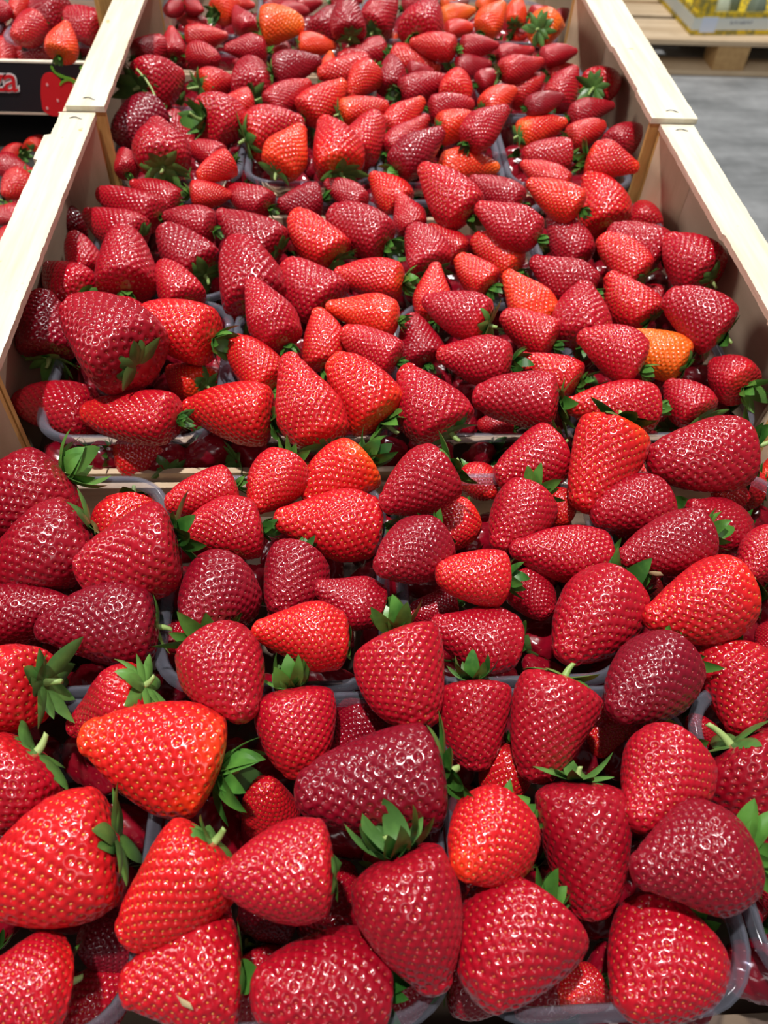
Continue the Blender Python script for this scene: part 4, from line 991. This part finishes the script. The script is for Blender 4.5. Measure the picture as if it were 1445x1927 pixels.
5,-3926,8507,-1441,-3661,8320,-1361,233,11,2|bright red leafy strawberry, tip pointing left, left stack lower tray
5,-3508,8743,-1390,-3611,8498,-1410,224,9,1|orange-red strawberry, tip pointing upper right, left stack lower tray
5,-3485,8035,-1398,-3864,8168,-1400,291,20,0|crimson strawberry, tip right, left stack lower tray, farther one
5,-3582,7365,-1279,-3427,7676,-1281,311,12,1|plump bright red strawberry, tip pointing lower left, left stack lower tray
5,-3797,7761,-1611,-3585,7603,-1549,187,18,0|small deep red strawberry, tip pointing left, left stack lower tray
5,-3423,7029,-1351,-3666,7240,-1449,235,20,0|crimson strawberry, tip right, left stack lower tray, nearer one
5,-4122,9099,-1584,-3960,9364,-1576,279,22,0|crimson strawberry, tip pointing lower left, left stack lower tray
5,-3723,9199,-1561,-3653,9421,-1599,211,26,0|small dark crimson strawberry, tip pointing lower left, left stack lower tray
""".strip().splitlines()
TOPS = []
for ln in ROWS:
    num, lab = ln.split('|')
    v = [int(q) for q in num.split(',')]
    tip = [q/10000 for q in v[1:4]]; cro = [q/10000 for q in v[4:7]]
    r = strawberry(tip, cro, v[7]/10000, v[8], v[9], lab, CRATES[v[0]])
    TOPS.append(((Vector(tip)+Vector(cro))/2, v[7]/10000, r))

# the long pale stem standing up from one berry at the left of the far crate
def tube(name, pts, r0, r1, mat, parent=None):
    V = []; F = []; n = 7
    P_ = [Vector(p) for p in pts]; Q = []
    for i in range(len(P_)-1):
        a = P_[max(i-1, 0)]; b_ = P_[i]; c_ = P_[i+1]; d_ = P_[min(i+2, len(P_)-1)]
        for k in range(5):
            t = k/5
            Q.append(.5*((2*b_)+(c_-a)*t+(2*a-5*b_+4*c_-d_)*t*t+(3*b_-a-3*c_+d_)*t**3))
    Q.append(P_[-1])
    for i, p in enumerate(Q):
        d_ = (Q[min(i+1, len(Q)-1)]-Q[max(i-1, 0)]).normalized(); u_ = d_.orthogonal().normalized(); w_ = d_.cross(u_); r = r0+(r1-r0)*i/len(Q)
        for k in range(n):
            a = k/n*6.2832; V.append(tuple(p+u_*r*math.cos(a)+w_*r*math.sin(a)))
    for i in range(len(Q)-1):
        for k in range(n): F.append((i*n+k, i*n+(k+1) % n, (i+1)*n+(k+1) % n, (i+1)*n+k))
    return link(name, mesh_from(name, V, F, [mat], smooth=True), parent)
near = min(TOPS, key=lambda q: (q[0]-Vector((-.185, .71, -.05))).length)[2]
bpy.context.view_layer.update()
tb = tube('long_stem', [(-.1926, .7161, -.045), (-.1928, .7196, -.036), (-.1958, .729, -.028), (-.2019, .7371, -.020), (-.2106, .7456, -.014)], .0012, .0009, STEMM)
tb.parent = near; tb.matrix_parent_inverse = near.matrix_world.inverted()

# ------------------------------------------------------------------ berries lower in the punnets, glimpsed in the gaps
cells = []
for ci, (y0, zc, xo) in enumerate(((.034, -.086, -.232), (.3385, -.088, -.225), (.637, -.088, -.228), (.938, -.086, -.228))):
    nmc = ['nearest', 'middle', 'far', 'farthest'][ci]
    for row in ((0,) if ci == 3 else (0, 1)):
        for k in range(4):
            for a in range(4):
                for b_ in range(4):
                    x = xo+k*.1145+.019+b_*.0265; y = y0+row*(.139 if ci == 1 else .134)+(.016 if ci == 1 else .019)+a*(.034 if ci == 1 else .032)
                    cells.append((ci, x, y, zc, f'{nmc} crate {"back" if row else "front"} row {ORD[k]} punnet, {["front", "near", "far", "back"][a]} {["left", "inner left", "inner right", "right"][b_]}'))
camp = cam.matrix_world.translation
order = sorted(cells, key=lambda c: (Vector(c[1:4])-camp).length)
g = random.Random(99)
# hidden-looking fill of the two printed trays, then the lower berries of the crates
side = []
for i in range(6):
    for j in range(3): side.append((5, -.281-j*.031, .600+i*.037, -.144, f'lower left tray, {["rail side", "middle", "outer side"][j]}, {["nearest", "second", "third", "fourth", "fifth", "back"][i]} line'))
for i in range(3):
    for j in range(4): side.append((4, -.281-j*.030, .885+i*.030, -.060, f'upper left tray, {["rail side", "inner", "outer", "far left"][j]}, {["front", "middle", "back"][i]} line'))
k0 = 300-COUNT-len(side)
rest = order[k0:]; solo = order[:k0]+side
def pose(c):
    a = g.uniform(0, 6.283); L = g.uniform(.032, .037); d = Vector((math.cos(a), math.sin(a), g.uniform(-.25, .25))).normalized()
    p = Vector(c[1:4])+Vector((g.uniform(-.003, .003), g.uniform(-.003, .003), 0))
    return p+d*L/2, p-d*L/2, g.uniform(.025, .029), g.choice([20, 24, 27, 30])  # dark tones put the shade of the gaps into the berry colour
for c in solo:
    t_, c_, w, sh = pose(c)
    if c[0] > 3: w *= 1.12; sh = g.choice([10, 14, 18, 24])
    strawberry(t_, c_, w, sh, g.choice([1, 2, 2]), f'half hidden strawberry deep under the heap, {c[4]}', CRATES[6 if c[0] < 4 else c[0]])
lowp = [berry_mesh('low', k, 1.3, 70+i, nu=36, nv=26, nseeds=90) for i, k in enumerate(('cone', 'wedge'))]
LV = []
for me in lowp:
    co = np.empty(len(me.vertices)*3); me.vertices.foreach_get('co', co)
    LV.append((co.reshape(-1, 3), [tuple(p.vertices) for p in me.polygons], [p.material_index for p in me.polygons]))
av = []; af = []; am_ = []; bs = 0; lv = []; lf = []; lb = 0
for c in rest:
    t_, c_, w, sh = pose(c)
    V, F, MI = LV[g.randrange(2)]
    q = (t_-c_).to_track_quat('Z', 'Y').to_matrix()
    if g.random() < .6:
        cm = CALS[g.randrange(4)]; cv = np.empty(len(cm.vertices)*3); cm.vertices.foreach_get('co', cv)
        lv.append((cv.reshape(-1, 3)*w*1.25) @ np.array(q).T + np.array(c_)); lf += [tuple(i+lb for i in p.vertices) for p in cm.polygons]; lb += len(cm.vertices)
    W3 = (V*w) @ np.array(q).T + np.array(c_)
    av.append(W3); af += [tuple(i+bs for i in f) for f in F]; am_ += MI; bs += len(V)
if av:
    af += [tuple(i+bs for i in f) for f in lf]; am_ += [2]*len(lf)
    o = link('strawberries_underneath', mesh_from('strawberries_underneath', np.vstack(av+lv), af, [FLESH, SEED, LEAF], smooth=True, midx=am_))
    o['ripeness'] = .92; o['pale_tip'] = 0.0; o['pale_shoulder'] = 0.0  # near-darkest ripeness paints the shade of the gaps into these berries
    tag(o, 'strawberries darkened for gap shade, lying underneath the heaps in the crates', 'strawberries', kind='stuff')

# ------------------------------------------------------------------ dried petals
PET = plain('dried_petal', (.66, .50, .27), .8)
V = [(-.0035, 0, 0), (-.0015, .0016, .0006), (.002, .0018, .0004), (.0038, .0004, .0010), (.0018, -.0014, .0005), (-.0018, -.0014, .0003), (0, 0, .0016)]
pm = mesh_from('dried_petal', V, [(0, 6, 1), (1, 6, 2), (2, 6, 3), (3, 6, 4), (4, 6, 5), (5, 6, 0)], [PET], smooth=True)
for px, lb in (((350, 1882), 'small dried beige petal stuck on a bright berry near the bottom edge'), ((1232, 1077), 'tiny pale petal flake on a crimson berry at the right'), ((975, 1072), 'curled dried petal wedged beside a small orange-red berry')):
    d = fw + rt*((px[0]-722.5)/1490.6) - up*((px[1]-963.5)/1490.6)
    ok, loc, nrm, _, _, _ = S.ray_cast(bpy.context.evaluated_depsgraph_get(), camp, d)
    if ok:
        o = link('dried_petal', pm); o.location = loc+nrm*.0004; o.rotation_mode = 'QUATERNION'; o.rotation_quaternion = nrm.to_track_quat('Z', 'Y')
        tag(o, lb, 'petal', 'dried petals fallen on the berries'); o.scale = (1.1, 1.1, 1.1)
